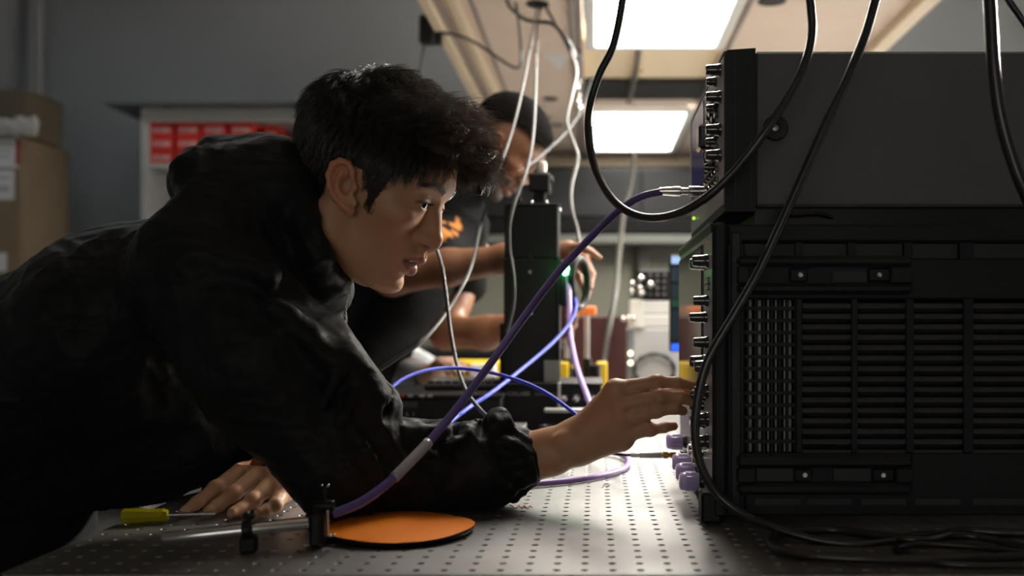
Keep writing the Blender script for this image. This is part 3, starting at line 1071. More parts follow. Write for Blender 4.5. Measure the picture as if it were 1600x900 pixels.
for i in range(5):
    for j in range(10):
        y = 1.15 + i * 0.028
        z = uz(318) + 0.018 + 0.0125 * j + (0.0004 * i)
        if j > 4 and i > 3:
            continue
        if btn0 is None:
            btn0 = MB().box(UXF - 0.005, UXF - 0.0005, y, y + 0.012, z, z + 0.007, 0.001).build('button', KNOBM, ana)
            b0 = np.array((y, z))
        else:
            o = btn0.copy()
            COL.objects.link(o)
            o.location = (0, y - b0[0], z - b0[1])
GRN = mat('green_lamp', S(170, 230, 60), 0.4, emit=S(170, 235, 60), estr=1.2)
MB().ball(P(1084, 341, 1.40), 0.0025, 8, 6).build('green_indicator', GRN, ana)
SOCKY = 1.248
sz = kz(298, SOCKY)
MB().lathe((UXF - 0.0005, SOCKY, sz), (-1, 0, 0), [(0, 0.008), (0.006, 0.008), (0.0065, 0.0055), (0.014, 0.0055)], 16).build('socket', CHROME, ana)
sk = np.array((UXF - 0.012, SOCKY, sz))

# ------------------------------------------------------------------ cables
PURPLE = mat('violet_jacket', S(88, 72, 132), 0.42, bump=0.05, bscale=600)
LAV = mat('lavender_jacket', S(172, 138, 204), 0.4)
BLUE = mat('blue_jacket', S(18, 50, 205), 0.5)
GREYC = mat('grey_jacket', S(74, 73, 71), 0.4)
GREYD = mat('dark_grey_jacket', S(64, 63, 62), 0.4)
BCAB = mat('black_jacket', (0.009, 0.009, 0.010, 1), 0.36, coat=0.25, spec=0.7)


def cable(label, pts, r, m, parts=(), name='cable', n=10, dark=0):
    """a cable runs through pixel-depth points; PARTS: (name, material, [(along, radius)...], at start/end)"""
    w = [P(*q) if not isinstance(q, np.ndarray) else q for q in pts]
    path = spline(w, 8)
    if not parts and not dark:
        o = MB().tube(path, r, n).build(name, m, None, 180, label=label, cat='cable')
        return o, path
    t = thing(name, label, 'cable', w[0])
    MB().tube(path, r, n).build('sheath', m, t, 180)
    if dark:
        MB().tube(path[:dark], r * 1.12, n).build('strain_relief', RUBBER, t, 180)
    for nm, mm, prof, end in parts:
        if end == 'start':
            a, d = path[0], path[0] - path[1]
        else:
            a, d = path[-1], path[-1] - path[-2]
        MB().lathe(a, d, prof, 14).build(nm, mm, t, 50)
    return t, path


# thick violet cable from the analyzer to the clamp by the orange disc
vp = [(1038, 299, SOCKY), (1000, 308, 1.246), (962, 333, 1.24), (920, 374, 1.225), (870, 428, 1.2), (820, 494, 1.165), (770, 563, 1.12), (722, 628, 1.085), (674, 686, 1.05),
      (640, 722, 1.025), (604, 757, 1.003), (562, 786, 0.985), (520, 803, 0.975)]
w = [P(*q) for q in vp]
path = spline(w, 10)
vc = thing('violet_cable', 'thick violet cable from the analyzer down to the clamp by the orange disc', 'cable', w[0])
MB().tube(path, 0.0046, 12).build('sheath', PURPLE, vc, 180)
i0, i1 = 8 * 10 + 1, 10 * 10 - 2
MB().tube(path[i0:i1], 0.0056, 12).build('heat_shrink_sleeve', mat('clear_shrink', S(150, 146, 152), 0.3, coat=0.3), vc, 180)
d = np.array((1.0, 0, 0.0))
MB().lathe(w[0], d, [(-0.006, 0.0048), (0, 0.0052), (0.012, 0.0062), (0.02, 0.0062), (0.021, 0.0046), (0.03, 0.0046), (0.031, 0.0068), (0.044, 0.0068), (0.045, 0.0055), (0.05, 0.0055)], 16).build('plug', CHROME, vc, 50)

# lavender cable: from the lit connector at the tower down behind the hand; then a loop on the table
cable('lavender cable hanging from the green lit connector on the black tower',
      [(888, 432, 1.93), (889, 470, 1.9), (890, 520, 1.86), (900, 570, 1.8), (914, 610, 1.7), (930, 650, 1.58), (955, 690, 1.48), (975, 700, 1.42)], 0.0056, LAV)
loop = [PT(770, 760, 0.005), PT(822, 757, 0.005), PT(880, 752, 0.005), PT(930, 745, 0.005), PT(966, 736, 0.005), PT(980, 727, 0.0055), PT(979, 716, 0.006), PT(960, 706, 0.008), PT(930, 700, 0.01)]
cable('lavender cable looping on the table under the reaching hand', loop, 0.0042, mat('mauve_jacket', S(158, 122, 192), 0.4))
Y = 1.33
sm = P(985, 711, Y)
t = thing('coaxial_cable', 'silver coaxial connector with gold plug going into the oscilloscope', 'cable', sm)
MB().tube(spline([sm + (-0.10, 0.16, -0.01), sm + (-0.06, 0.06, 0.0), sm + (-0.02, 0.01, 0.0), sm], 8), 0.002, 8).build('sheath', BCAB, t, 180)
MB().lathe(sm, (1, 0, 0), [(0, 0.0022), (0.001, 0.003), (0.012, 0.0032), (0.0125, 0.0042), (0.042, 0.0042), (0.043, 0.003)], 14).build('barrel', mat('satin_nickel', (0.75, 0.74, 0.72, 1), 0.4, 0.5), t, 50)
MB().lathe(sm + (0.043, 0, 0), (1, 0, 0), [(0, 0.0032), (0.001, 0.005), (0.007, 0.005), (0.0075, 0.0034), (0.01, 0.0034), (0.0105, 0.0044), (0.018, 0.0044)], 6).build('hex_nut', GOLD, t, 20)
MB().cyl(sm + (0.06, 0, 0), (XF - 0.012, Y, sm[2]), 0.0022, n=10).build('pin', GOLD, t)

# blue fibre cables
cable('bright blue cable running from the tower down to the left behind the violet cable',
      [(897, 462, 1.93), (900, 480, 1.9), (890, 505, 1.86), (862, 537, 1.78), (820, 573, 1.68), (770, 612, 1.56), (735, 635, 1.5), (705, 658, 1.42), (670, 688, 1.34), (640, 712, 1.3)], 0.0034, BLUE,
      [('ferrule', CHROME, [(0, 0.0048), (0.012, 0.0048), (0.013, 0.003), (0.02, 0.003)], 'start')])
cable('bright blue cable arching over the sleeve fold to the reaching hand',
      [(596, 630, 1.31), (608, 610, 1.33), (630, 592, 1.36), (665, 579, 1.4), (705, 575, 1.44), (750, 579, 1.46), (800, 591, 1.46), (850, 612, 1.44), (905, 652, 1.4), (940, 690, 1.36)], 0.0027, BLUE)

# thin grey cables falling from the canopy
CG = P(840, 8, 3.12)
cable('pale grey cable curving down from the canopy past the first man to his collar',
      [CG, (829, 70, 2.6), (818, 130, 2.2), (800, 205, 1.98), (775, 275, 1.9), (752, 350, 1.95), (735, 420, 1.8), (700, 485, 1.7), (660, 533, 1.62), (620, 560, 1.6), (560, 600, 1.6)], 0.0031, GREYD, dark=10)
CG2 = P(846, 10, 3.12)
cable('pale grey cable hanging in front of the black tower face',
      [CG2, (840, 40, 2.9), (838, 90, 2.5), (836, 160, 2.12), (832, 220, 1.95), (822, 268, 1.86), (806, 310, 1.82), (796, 350, 1.8), (796, 390, 1.8), (802, 430, 1.8), (803, 470, 1.8), (797, 500, 1.8), (790, 530, 1.82)], 0.0033, GREYC, dark=16)
cable('pale grey cable with a black plug dropping to the hand at the tower',
      [P(852, 10, 3.12), (872, 45, 3.0), (890, 78, 2.8), (901, 110, 2.6), (894, 150, 2.4), (886, 190, 2.3), (897, 225, 2.25), (903, 248, 2.2), (893, 290, 2.15), (893, 325, 2.12), (902, 360, 2.1), (904, 384, 2.08), (903, 405, 2.06)],
      0.0040, mat('white_jacket', S(98, 96, 93), 0.4), [('black_plug', RUBBER, [(0, 0.005), (-0.03, 0.0056), (-0.05, 0.0056), (-0.051, 0.003)], 'end')], dark=18)
cable('grey cable hanging from behind the nose of the first man to the table',
      [(668, 330, 1.7), (678, 375, 1.66), (690, 415, 1.62), (698, 470, 1.6), (704, 520, 1.58), (714, 570, 1.55), (728, 610, 1.5), (750, 640, 1.46), (772, 660, 1.42), (800, 690, 1.4)], 0.0031, GREYD)
cable('grey cable slanting from the tower top up to the right behind the lit cables',
      [(822, 262, 2.0), (850, 240, 2.15), (878, 214, 2.4), (898, 190, 2.7), (915, 160, 3.2), (925, 120, 3.55)], 0.0036, mat('slate_jacket', S(18, 18, 18), 0.6))
cable('pale grey cable hanging at the far end beside the support post',
      [(992, 240, 4.2), (985, 290, 3.9), (975, 330, 3.7), (967, 400, 3.4), (962, 455, 3.22), (952, 510, 3.15), (945, 560, 3.1), (943, 585, 3.05)], 0.009, mat('beige_jacket', S(62, 61, 56), 0.5))
# black cables at the canopy
ad = thing('power_adapter', 'small black power adapter hanging at the left edge of the canopy', 'adapter', P(672, 45, 3.3))
MB().pbox(654, 22, 678, 66, 3.3, 0.05, 0.006).build('case', BLACK, ad)
MB().pbox(676, 28, 690, 67, 3.31, 0.04, 0.005).build('plug', BLACK, ad)
cable('thin black cable from the power adapter to a hook in the canopy',
      [(686, 51, 3.31), (715, 55, 3.3), (745, 68, 3.25), (775, 88, 3.2), (795, 101, 3.2), (808, 106, 3.2), (814, 98, 3.2), (814, 75, 3.2), (811, 40, 3.15), (806, 5, 3.12), (804, -12, 3.08)], 0.0048, BCAB)
cable('short black cable hanging straight down from the power adapter',
      [(663, 64, 3.32), (661, 85, 3.3), (657, 108, 3.3), (650, 140, 3.3), (646, 190, 3.3)], 0.0045, BCAB)
cable('black cable swinging from the left of the grommet into the hanging bundle',
      [(790, -10, 3.1), (795, 8, 3.08), (806, 20, 3.05), (820, 30, 3.0), (838, 34, 2.95), (860, 36, 2.9), (877, 50, 2.85), (888, 66, 2.8), (894, 78, 2.8), (898, 90, 2.78)], 0.006, BCAB)
# chain of bright connectors
t = thing('connector_chain', 'hanging chain of shiny connectors lit by the canopy lamp', 'connector', P(905, 130, 3.6))
for k, (x, y, r) in enumerate(((906, 128, 0.006), (902, 137, 0.01), (905, 150, 0.007), (903, 160, 0.012), (906, 170, 0.012), (905, 177, 0.009))):
    MB().ball(P(x, y, 3.6), (r, r, r * 1.3), 10, 8).build('bead', CHROME, t)
MB().tube([P(907, 71.5, 3.6), P(905, 140, 3.6), P(905, 180, 3.6)], 0.003, 6).build('cord', GREYC, t)

# thick black cables in front of the instruments
t, pth = cable('thick black cable sweeping from the top down in a U to the analyzer front',
      [(992, -813, 1.18), (990, -500, 1.18), (984, -180, 1.18), (979, -40, 1.18), (973, 0, 1.18), (966, 40, 1.18), (956, 78, 1.18), (936, 118, 1.18), (922, 165, 1.18), (919, 205, 1.17), (926, 250, 1.16), (944, 293, 1.14), (972, 325, 1.12), (1010, 340, 1.1), (1055, 335, 1.085), (1100, 311, 1.07),
       (1145, 270, 1.06), (1190, 214, 1.05), (1232, 150, 1.05), (1259, 95, 1.05), (1269, 50, 1.05), (1267, 10, 1.05), (1262, -40, 1.05), (1250, -250, 1.05), (1240, -600, 1.05), (1240, -976, 1.05)], 0.0046, BCAB,
      [('wall_plug', RUBBER, [(0, 0.006), (-0.03, 0.006), (-0.035, 0.005)], 'start')])
cable('long black cable hanging diagonally across both instruments to the table',
      [(1400, -1005, 1.03), (1400, -600, 1.03), (1392, -200, 1.03), (1379, -40, 1.03), (1368, 0, 1.03), (1352, 55, 1.03), (1325, 120, 1.03), (1290, 195, 1.03), (1252, 280, 1.03), (1218, 355, 1.03), (1185, 425, 1.03), (1148, 490, 1.03), (1118, 540, 1.03), (1100, 580, 1.03),
       (1088, 640, 1.03), (1087, 690, 1.03), (1099, 738, 1.03), (1125, 776, 1.03), (1165, 805, 1.02), (1220, 828, 1.0), (1290, 846, 0.985), (1360, 850, 0.98), (1440, 838, 1.0), (1520, 838, 1.01), (1620, 862, 0.96)], 0.0049, BCAB)
cable('thick black cable hanging at the right edge in front of the analyzer',
      [(1530, -1132, 0.95), (1530, -700, 0.95), (1536, -250, 0.95), (1542, -40, 0.95), (1546, 0, 0.95), (1549, 50, 0.95), (1553, 110, 0.95), (1563, 180, 0.95), (1582, 250, 0.95), (1606, 310, 0.95), (1650, 400, 0.96), (1700, 480, 0.98)], 0.0062, BCAB)
cable('thin black cable crossing the top right corner', [(1500, -1050, 1.0), (1510, -600, 1.0), (1535, -200, 1.0), (1558, -40, 1.0), (1575, -2, 1.0), (1590, 20, 1.0), (1606, 42, 1.0), (1640, 80, 1.0)], 0.0035, BCAB)
cable('black cable coiled on the dark table below the oscilloscope',
      [PT(1640, 835, .006), PT(1560, 832, .006), PT(1500, 830, .006), PT(1440, 843, .006), PT(1380, 838, .006), PT(1300, 828, .006), PT(1230, 832, .006), PT(1204, 845, .006), PT(1225, 862, .006), PT(1300, 871, .006), PT(1400, 874, .006), PT(1500, 873, .006), PT(1640, 866, .006)], 0.0045, BCAB)
cable('thin black cable lying on the table near the right corner',
      [PT(1640, 872, .004), PT(1540, 856, .004), PT(1440, 850, .004), PT(1400, 858, .004), PT(1470, 880, .004), PT(1600, 884, .004)], 0.003, BCAB)
cable('short thin black cable lying on top of the oscilloscope under the analyzer',
      [P(1218, 333, 1.1), P(1245, 335, 1.105), P(1275, 333, 1.108), P(1300, 340, 1.12)], 0.0022, BCAB)

# ------------------------------------------------------------------ near the left front of the table
DY, DR = 1.0405, 0.0785
DX = (624 - PX) * DY / F
t = thing('orange_disc', 'bright orange flat disc with black underside lying on the table', 'disc', (DX, DY, TZ))
ORANGE = mat('orange_lacquer', S(250, 138, 30), 0.4)
v, f = [], []
N = 64
# a thin sheet made of a few flat facets that dips towards the clamp
for ring in (0.0, 0.33, 0.66, 1.0):
    for k in range(N):
        a = 2 * math.pi * k / N
        x, y = DR * ring * math.cos(a), DR * ring * math.sin(a)
        z = TZ + 0.0105 - 0.0028 * ring ** 2 + 0.0012 * math.cos(3 * a + 0.6) * ring
        v.append((DX + x, DY + y, z))
for r in range(3):
    for k in range(N):
        f.append((r * N + k, r * N + (k + 1) % N, (r + 1) * N + (k + 1) % N, (r + 1) * N + k))
mesh_obj('orange_sheet', v, f, ORANGE, t, 8)
MB().lathe((DX, DY, TZ + 0.0005), (0, 0, 1), [(0, DR * 0.94), (0.004, DR * 0.985), (0.0062, DR * 0.99)], 64).build('black_base', BLACKM, t, 50)

Yp = 0.955
p0, p1 = P(254, 842, 0.93), P(482, 817, 0.965)
t = thing('optical_post', 'shiny steel post lying over the table with a black collar', 'post', p0)
dv = (p1 - p0) / np.linalg.norm(p1 - p0)
MB().lathe(p0, dv, [(0, 0.0052), (0.001, 0.0062), (np.linalg.norm(p1 - p0) - 0.001, 0.0062), (np.linalg.norm(p1 - p0), 0.0056)], 24).build('rod', mat('polished_steel', (0.8, 0.79, 0.77, 1), 0.2, 1.0), t, 50)
cm = p0 + dv * np.linalg.norm(p1 - p0) * 0.58
col_ = MB().lathe(cm - dv * 0.006, dv, [(0, 0.0075), (0.001, 0.0085), (0.009, 0.0085), (0.010, 0.0075)], 24).build('collar', BLACKM, t, 50)
MB().lathe(cm + (0, 0, 0.0075), (0.05, 0, 1), [(0, 0.003), (0.003, 0.003), (0.0032, 0.0055), (0.007, 0.0058), (0.0085, 0.0045)], 14).build('thumbscrew', BLACKM, col_)
MB().ball(cm + (0.0015, -0.003, 0.0165), 0.0014, 8, 6).build('screw_tip', CHROME, col_)
MB().box(cm[0] - 0.008, cm[0] + 0.008, cm[1] - 0.004, cm[1] + 0.006, TZ + 0.0005, cm[2] - 0.0065, 0.002).build('rest_block', BLACKM, col_)

c0 = P(498, 815, 0.972)
t = thing('right_angle_clamp', 'black right angle clamp joining the steel post and orange disc', 'clamp', (c0[0], c0[1], TZ))
MB().box(c0[0] - 0.0085, c0[0] + 0.006, 0.964, 0.986, TZ + 0.0005, c0[2] + 0.012, 0.004).build('body', BLACKM, t)
MB().lathe((c0[0] - 0.0115, 0.974, c0[2]), (1, 0, 0.1), [(0, 0.0085), (0.001, 0.0095), (0.006, 0.0095)], 20).build('bore_ring', BLACKM, t, 50)
MB().lathe((c0[0] - 0.006, 0.974, c0[2] + 0.0145), (1, 0, 0.04), [(0, 0.0048), (0.001, 0.0056), (0.02, 0.0056), (0.021, 0.0048)], 16).build('cross_barrel', BLACKM, t, 50)
kn = MB().lathe((c0[0] + 0.006, 0.974, c0[2] + 0.014), (0, 0, 1), [(0, 0.0016), (0.013, 0.0016), (0.0135, 0.0028), (0.019, 0.0028), (0.020, 0.002)], 14).build('thumbscrew', BLACKM, t)
for dx in (-0.0025, 0.0035):
    MB().ball((c0[0] + 0.006 + dx, 0.971, c0[2] + 0.0355), 0.0014, 8, 6).build('ball_tip', CHROME, kn)
MB().cyl((c0[0] + 0.0100, 0.968, TZ + 0.012), (c0[0] + 0.0100, 0.968, c0[2] + 0.012), 0.0011, n=8).build('pin', STEEL, t)
for dx, z in ((0.0125, 0.0125), (0.0165, 0.013)):
    MB().ball((c0[0] + dx, 0.968, TZ + z), 0.0019, 8, 6).build('set_screw', CHROME, t)

YEL = mat('yellow_clear_plastic', S(190, 178, 26), 0.18, trans=0.45)
a, b = PT(190, 807, 0.009), PT(262, 805, 0.009)
t = thing('screwdriver', 'translucent yellow handled screwdriver lying by the left hand fingertip', 'screwdriver', a)
d = b - a
L = np.linalg.norm(d)
MB().lathe(a, d, [(0, 0.006), (0.002, 0.0085), (L * 0.45, 0.0085), (L * 0.6, 0.0072), (L * 0.9, 0.0078), (L, 0.006)], 8).build('handle', YEL, t, 20)
MB().cyl(b, b + d / L * 0.05, 0.002, n=10).build('shaft', STEEL, t)
MB().lathe(a + d * 0.55, d, [(0, 0.0035), (L * 0.42, 0.0035)], 8).build('inner_socket', mat('yellow_core', S(220, 210, 60), 0.4), t)

# ------------------------------------------------------------------ the black tower and the boxes around it
TYF = 1.95
t = thing('black_tower', 'tall narrow black anodised tower standing on the black base box', 'equipment', (kx(830, TYF), TYF + 0.06, kz(600, TYF)))
MB().pbox(787, 404, 873, 598, TYF, 0.12, 0.002).build('lower_body', BLACKM, t)
MB().pbox(788, 320, 872, 402.6, TYF + 0.0005, 0.118, 0.002).build('upper_body', BLACKM, t)
MB().pbox(785.5, 317.5, 874.5, 320.5, TYF - 0.001, 0.122, 0.001).build('top_plate', BLACKM, t)
MB().pbox(869, 400, 874.5, 598, TYF - 0.003, 0.01, 0.001).build('edge_rail', ALU if False else BLACKM, t)
MB().pbox(781, 505, 788, 598, TYF + 0.02, 0.05, 0.001).build('side_flange', BLACKM, t)
for px, py, r, m in ((829, 402, 0.004, RUBBER), (828, 425, 0.003, ALU), (829.5, 490, 0.003, CHROME)):
    MB().lathe(P(px, py, TYF - 0.0005), (0, -1, 0), [(0, r * 1.1), (0.0012, r), (0.0014, r * 0.6)], 12).build('screw' if m is not RUBBER else 'hole_plug', m, t)
for px in (831, 854, 875):
    MB().ball(P(px, 316 if px < 870 else 328, TYF), 0.0032, 8, 6).build('screw_head', CHROME, t)
MB().pbox(850, 563, 874.5, 597, TYF - 0.0045, 0.0015, 0.0005).build('tape_patch', mat('grey_tape', S(150, 148, 144), 0.7, bump=0.4, bscale=500), t)
cap_t = thing('fibre_coupler', 'black fibre coupler with a pale knob on top of the tower', 'equipment', P(842, 317, TYF + 0.05))
MB().pbox(826, 269, 860, 300, TYF + 0.02, 0.045, 0.004).build('body', BLACKM, cap_t)
MB().pbox(834, 299, 852, 318, TYF + 0.028, 0.03, 0.002).build('neck', BLACKM, cap_t)
MB().lathe(P(846, 270, TYF + 0.042), (0, 0, 1), [(0, 0.0105), (0.02, 0.0105), (0.022, 0.009)], 18).build('knob', mat('pale_knob', S(196, 188, 176), 0.35, 0.3), cap_t, 50)
MB().lathe(P(859, 281, TYF + 0.042), (1, 0, 0), [(0, 0.008), (0.006, 0.008), (0.007, 0.006)], 14).build('side_nut', BLACKM, cap_t)
MB().tube(spline([P(826, 290, TYF + 0.03), P(816, 296, TYF + 0.03), P(812, 310, TYF + 0.02), P(814, 316, TYF + 0.02)], 5), 0.0035, 8).build('lead', RUBBER, cap_t, 180)

BY = 1.92
t = thing('base_box', 'flat black base box with white lettering under the black tower', 'equipment', (kx(865, BY), BY + 0.1, TZ))
MB().pbox(786, 602, 940, 676, BY, 0.2, 0.003).build('housing', BLACK, t)
MB().pbox(850, 638, 938, 645, BY - 0.018, 0.02, 0.002).build('aluminium_rail', ALU, t)
MB().pbox(784, 599, 942, 603, BY - 0.006, 0.21, 0.001).build('lid', BLACK, t)
text_part('lettering', 'THORLABS', P(805, 615.5, BY - 0.001), 0.0115, PRINT, t)
bb = MB()
for k in range(9):
    a, b = P(836 + 4.4 * k, 618, BY), P(839 + 4.4 * k, 613.5, BY)
    bb.box(a[0], b[0], BY - 0.0008, BY, a[2], b[2])
bb.build('worn_print', mat('dim_print', (0.12, 0.12, 0.12, 1), 0.6), t)
for px in (873, 881, 900, 917, 928, 936):
    MB().lathe(P(px, 622, BY), (0, -1, 0), [(0, 0.007), (0.008, 0.007), (0.009, 0.005)], 12).build('connector', CHROME, t, 50)
MB().pbox(871, 598, 876, 640, BY - 0.012, 0.012, 0.001).build('edge_post', ALU, t)

KY = 1.84
t = thing('controller_box', 'low black controller box with red button and printed rows', 'equipment', (kx(720, KY), KY + 0.15, TZ))
MB().pbox(560, 622, 783, 672, KY, 0.3, 0.003).build('housing', BLACK, t)
MB().pbox(558, 617, 785, 622.5, KY - 0.003, 0.305, 0.001).build('lid', BLACK, t)
for x0, x1, m, nm in ((616, 624, PRINT, 'key'), (627, 631, mat('red_button', S(206, 64, 44), 0.4), 'red_button'), (637, 645, PRINT, 'key'), (655, 664, PRINT, 'key'), (668, 676, PRINT, 'key')):
    a, b = P(x0, 619.4, KY - 0.003), P(x1, 617, KY - 0.003)
    MB().box(a[0], b[0], KY - 0.0042, KY - 0.002, a[2] - 0.0015, b[2] + 0.001).build(nm, m, t)
MB().pbox(619, 627, 652, 637, KY - 0.001, 0.0015).build('printed_label', mat('dim_label', (0.05, 0.05, 0.05, 1), 0.6), t)
for k, s in enumerate(('R', 'II', 'I')):
    text_part('lettering', s, P(626 + 10 * k, 648, KY - 0.001), 0.011, PRINT, t)
t = thing('breadboard_plate', 'pale aluminium plate in front of the black controller box', 'plate', (kx(700, 1.75), 1.78, TZ))
zp = kz(660, KY - 0.005)
MB().box(kx(590, 1.7), kx(819, 1.76), 1.70, KY - 0.006, zp - 0.012, zp, 0.001).build('plate', ALU, t)
for x in (kx(620, 1.75), kx(800, 1.75)):
    MB().lathe((x, 1.77, TZ), (0, 0, 1), [(0, 0.012), (zp - 0.012 - TZ, 0.012)], 14).build('foot', BLACKM, t)
MB().lathe(P(876, 668, 1.83) * (1, 1, 0) + (0, 0, TZ), (0, 0, 1), [(0, 0.034), (0.022, 0.034), (0.026, 0.04), (0.03, 0.04), (0.031, 0.036), (0.024, 0.034)], 28).build('cable_tray', BLACKM, None, 50,
    label='round black dish on the table in front of the base box', cat='dish')
# green lit connector with the lens mount held by the second man
GY = 1.95
t = thing('lens_mount', 'round black lens mount held by the second man beside the tower', 'optics', P(905, 478, GY))
ringp = [P(905, 442, GY) + np.array((0.015 * math.cos(a), 0.03 * math.cos(a), 0.048 * math.sin(a))) for a in np.arange(28) * 2 * math.pi / 28]
MB().tube(ringp, 0.0075, 10, closed=True).build('ring', BLACKM, t, 60)
MB().box(kx(874, GY), kx(896, GY), GY + 0.0, GY + 0.05, kz(478, GY), kz(406, GY), 0.003).build('block', BLACKM, t)
MB().pbox(893, 455, 902, 467, GY - 0.012, 0.02, 0.002).build('socket', BLACKM, t)
LED = mat('green_led', S(60, 255, 110), 0.3, emit=(0.10, 1.0, 0.22, 1), estr=40)
t2 = thing('lit_connector', 'connector glowing bright green at the side of the black tower', 'connector', P(887, 430, GY - 0.02))
MB().ball(P(886, 424, GY - 0.02), (0.009, 0.007, 0.009), 14, 10).build('green_light', LED, t2, 180)
MB().lathe(P(888, 429, GY - 0.02), (0.02, 0, -1), [(0, 0.0066), (0.006, 0.0066), (0.0065, 0.005), (0.012, 0.005)], 12).build('collar', CHROME, t2)
MB().ball(P(876, 420, GY - 0.008), (0.003, 0.003, 0.004), 8, 6).build('side_light', LED, t2, 180)
lp = bpy.data.lights.new('green_glow', 'POINT')
lp.energy, lp.color, lp.shadow_soft_size = 0.035, (0.1, 1.0, 0.25), 0.01
lo = bpy.data.objects.new('green_glow', lp)
lo.location = tuple(P(886, 421, GY - 0.045))
COL.objects.link(lo)
lo['kind'] = 'helper'

# ------------------------------------------------------------------ gear at the back, between tower and oscilloscope
YELO = mat('yellow_paint', S(222, 186, 30), 0.45)
ORP = mat('orange_plastic', S(238, 128, 56), 0.4)
YY = 2.55
tz_ = lambda Y: PY + (CZ - TZ) * F / Y
for i, (px, w_, top, capo) in enumerate(((917, 5, 492, True), (886, 4, 505, False))):
    t = thing('post_holder', ('silver post with orange cap in a black holder', 'bare silver post in a black holder behind the lavender cable')[i], 'post', (kx(px, YY), YY, TZ))
    x = kx(px, YY)
    MB().lathe((x, YY, TZ), (0, 0, 1), [(0, 0.02), (0.006, 0.02), (0.0065, 0.0125), (kz(560, YY) - TZ, 0.0125)], 16).build('holder', BLACKM, t)
    MB().lathe((x, YY, kz(562, YY)), (0, 0, 1), [(0, 0.0066), (kz(top, YY) - kz(562, YY), 0.0066)], 14).build('post', STEEL, t)
    if capo:
        MB().pbox(904, 478, 932, 493, YY - 0.012, 0.024, 0.004).build('cap', ORP, t)
for i, (x0, x1, y0, y1, Y) in enumerate(((932, 949, 566, 600, 2.5), (873, 888, 566, 599, 2.5), (893, 903, 570, 583, 2.7))):
    MB().box(kx(x0, Y), kx(x1, Y), Y, Y + 0.05, TZ if i < 2 else TZ, kz(y0, Y), 0.003).build('yellow_block', YELO, None,
        label=('yellow block standing right of the orange capped post', 'yellow block half hidden by the black tower edge', 'small yellow block behind the lavender cable')[i], cat='block')
for i, (px, y0) in enumerate(((902, 575), (930, 570))):
    MB().lathe((kx(px, 2.45), 2.45, TZ), (0, 0, 1), [(0, 0.014), (kz(y0, 2.45) - TZ, 0.014)], 14).build('black_holder', BLACKM, None,
        label=('short black post holder left of the orange capped post', 'short black post holder right of the orange capped post')[i], cat='post holder')
MB().box(kx(880, 3.3), kx(982, 3.3), 3.3, 3.75, TZ, kz(494, 3.3), 0.004).build('steel_box', mat('dark_red_paint', S(58, 12, 11), 0.55), None, label='large dark red box behind the posts at the back', cat='box')
GY2 = 2.9
t = thing('grey_supply', 'pale grey instrument case at the back with a coiled grey lead', 'equipment', (kx(1040, GY2), GY2 + 0.15, TZ))
PALE = mat('pale_grey_case', S(186, 188, 190), 0.5)
MB().box(kx(984, GY2), kx(1170, GY2), GY2, GY2 + 0.3, TZ + 0.008, kz(513, GY2), 0.004).build('case', PALE, t)
MB().box(kx(982, GY2), kx(991, GY2), GY2 - 0.004, GY2 + 0.01, TZ + 0.008, kz(514, GY2), 0.002).build('side_strip', mat('grey_strip', S(120, 124, 132), 0.5), t)
ci = []
for k in range(60):
    a = k * 2 * math.pi / 22
    r = 0.058 + 0.004 * math.sin(k * 1.3)
    ci.append(np.array((kx(1022, GY2) + r * math.cos(a), GY2 - 0.008 - 0.0002 * k, kz(578, GY2) + 0.8 * r * math.sin(a))))
MB().tube(ci, 0.0035, 6).build('coiled_lead', GREYD, t, 180)
for k, py in enumerate((552, 567)):
    MB().ball(P(985, py, GY2 - 0.012), 0.007, 10, 8).build('indicator_or_glint', mat('warm_glint', S(255, 236, 190), 0.3, emit=(1, 0.88, 0.62, 1), estr=3.0), t, 180)  # specular glints on the case, imitated by glowing beads
for x in (kx(1000, GY2), kx(1150, GY2)):
    MB().cyl((x, GY2 + 0.05, TZ), (x, GY2 + 0.05, TZ + 0.009), 0.01, n=10).build('foot', RUBBER, t)
t = thing('white_module', 'white instrument module stacked on the pale grey case', 'equipment', (kx(1040, GY2), GY2 + 0.1, kz(512, GY2)))
MB().pbox(988, 492, 1110, 511.5, GY2 + 0.005, 0.25, 0.004).build('lower_case', WHITE, t)
MB().pbox(994, 470, 1108, 491, GY2 + 0.01, 0.25, 0.004).build('upper_case', WHITE, t)
MB().pbox(984, 468, 1006, 512, GY2 - 0.01, 0.05, 0.003).build('end_plate', mat('bright_white', S(232, 230, 224), 0.4), t)
for k, (px, py) in enumerate(((974, 498), (982, 497), (990, 497))):
    MB().ball(P(px, py, GY2 - 0.015), 0.008, 10, 8).build('connector', CHROME, t)
t = thing('patch_panel', 'black patch panel with rows of sockets on top of the white module', 'equipment', (kx(1040, GY2), GY2 + 0.1, kz(469, GY2)))
MB().pbox(998, 422, 1112, 468.5, GY2 + 0.01, 0.2, 0.003).build('case', BLACK, t)
for r in range(4):
    for c in range(8):
        MB().lathe(P(1016 + 11 * c, 430 + 10 * r, GY2 + 0.01), (0, -1, 0), [(0, 0.0042), (0.006, 0.0042), (0.007, 0.0025)], 10).build('socket', mat('dull_metal', (0.2, 0.2, 0.2, 1), 0.5, 0.7), t)
for k, (px, py) in enumerate(((1001, 434), (988, 443), (1016, 444), (1000, 450), (987, 455), (1002, 458))):
    MB().ball(P(px, py, GY2 - 0.02), 0.0085, 10, 8).build('plug', CHROME, t)
    MB().cyl(P(px, py, GY2 - 0.02), P(px + 8, py, GY2 + 0.02), 0.003, n=8).build('plug_stem', STEEL, t)
MY = 2.35
t = thing('rack_display', 'narrow upright dark display with blue glow beside the oscilloscope', 'display', (kx(1060, MY), MY, TZ))
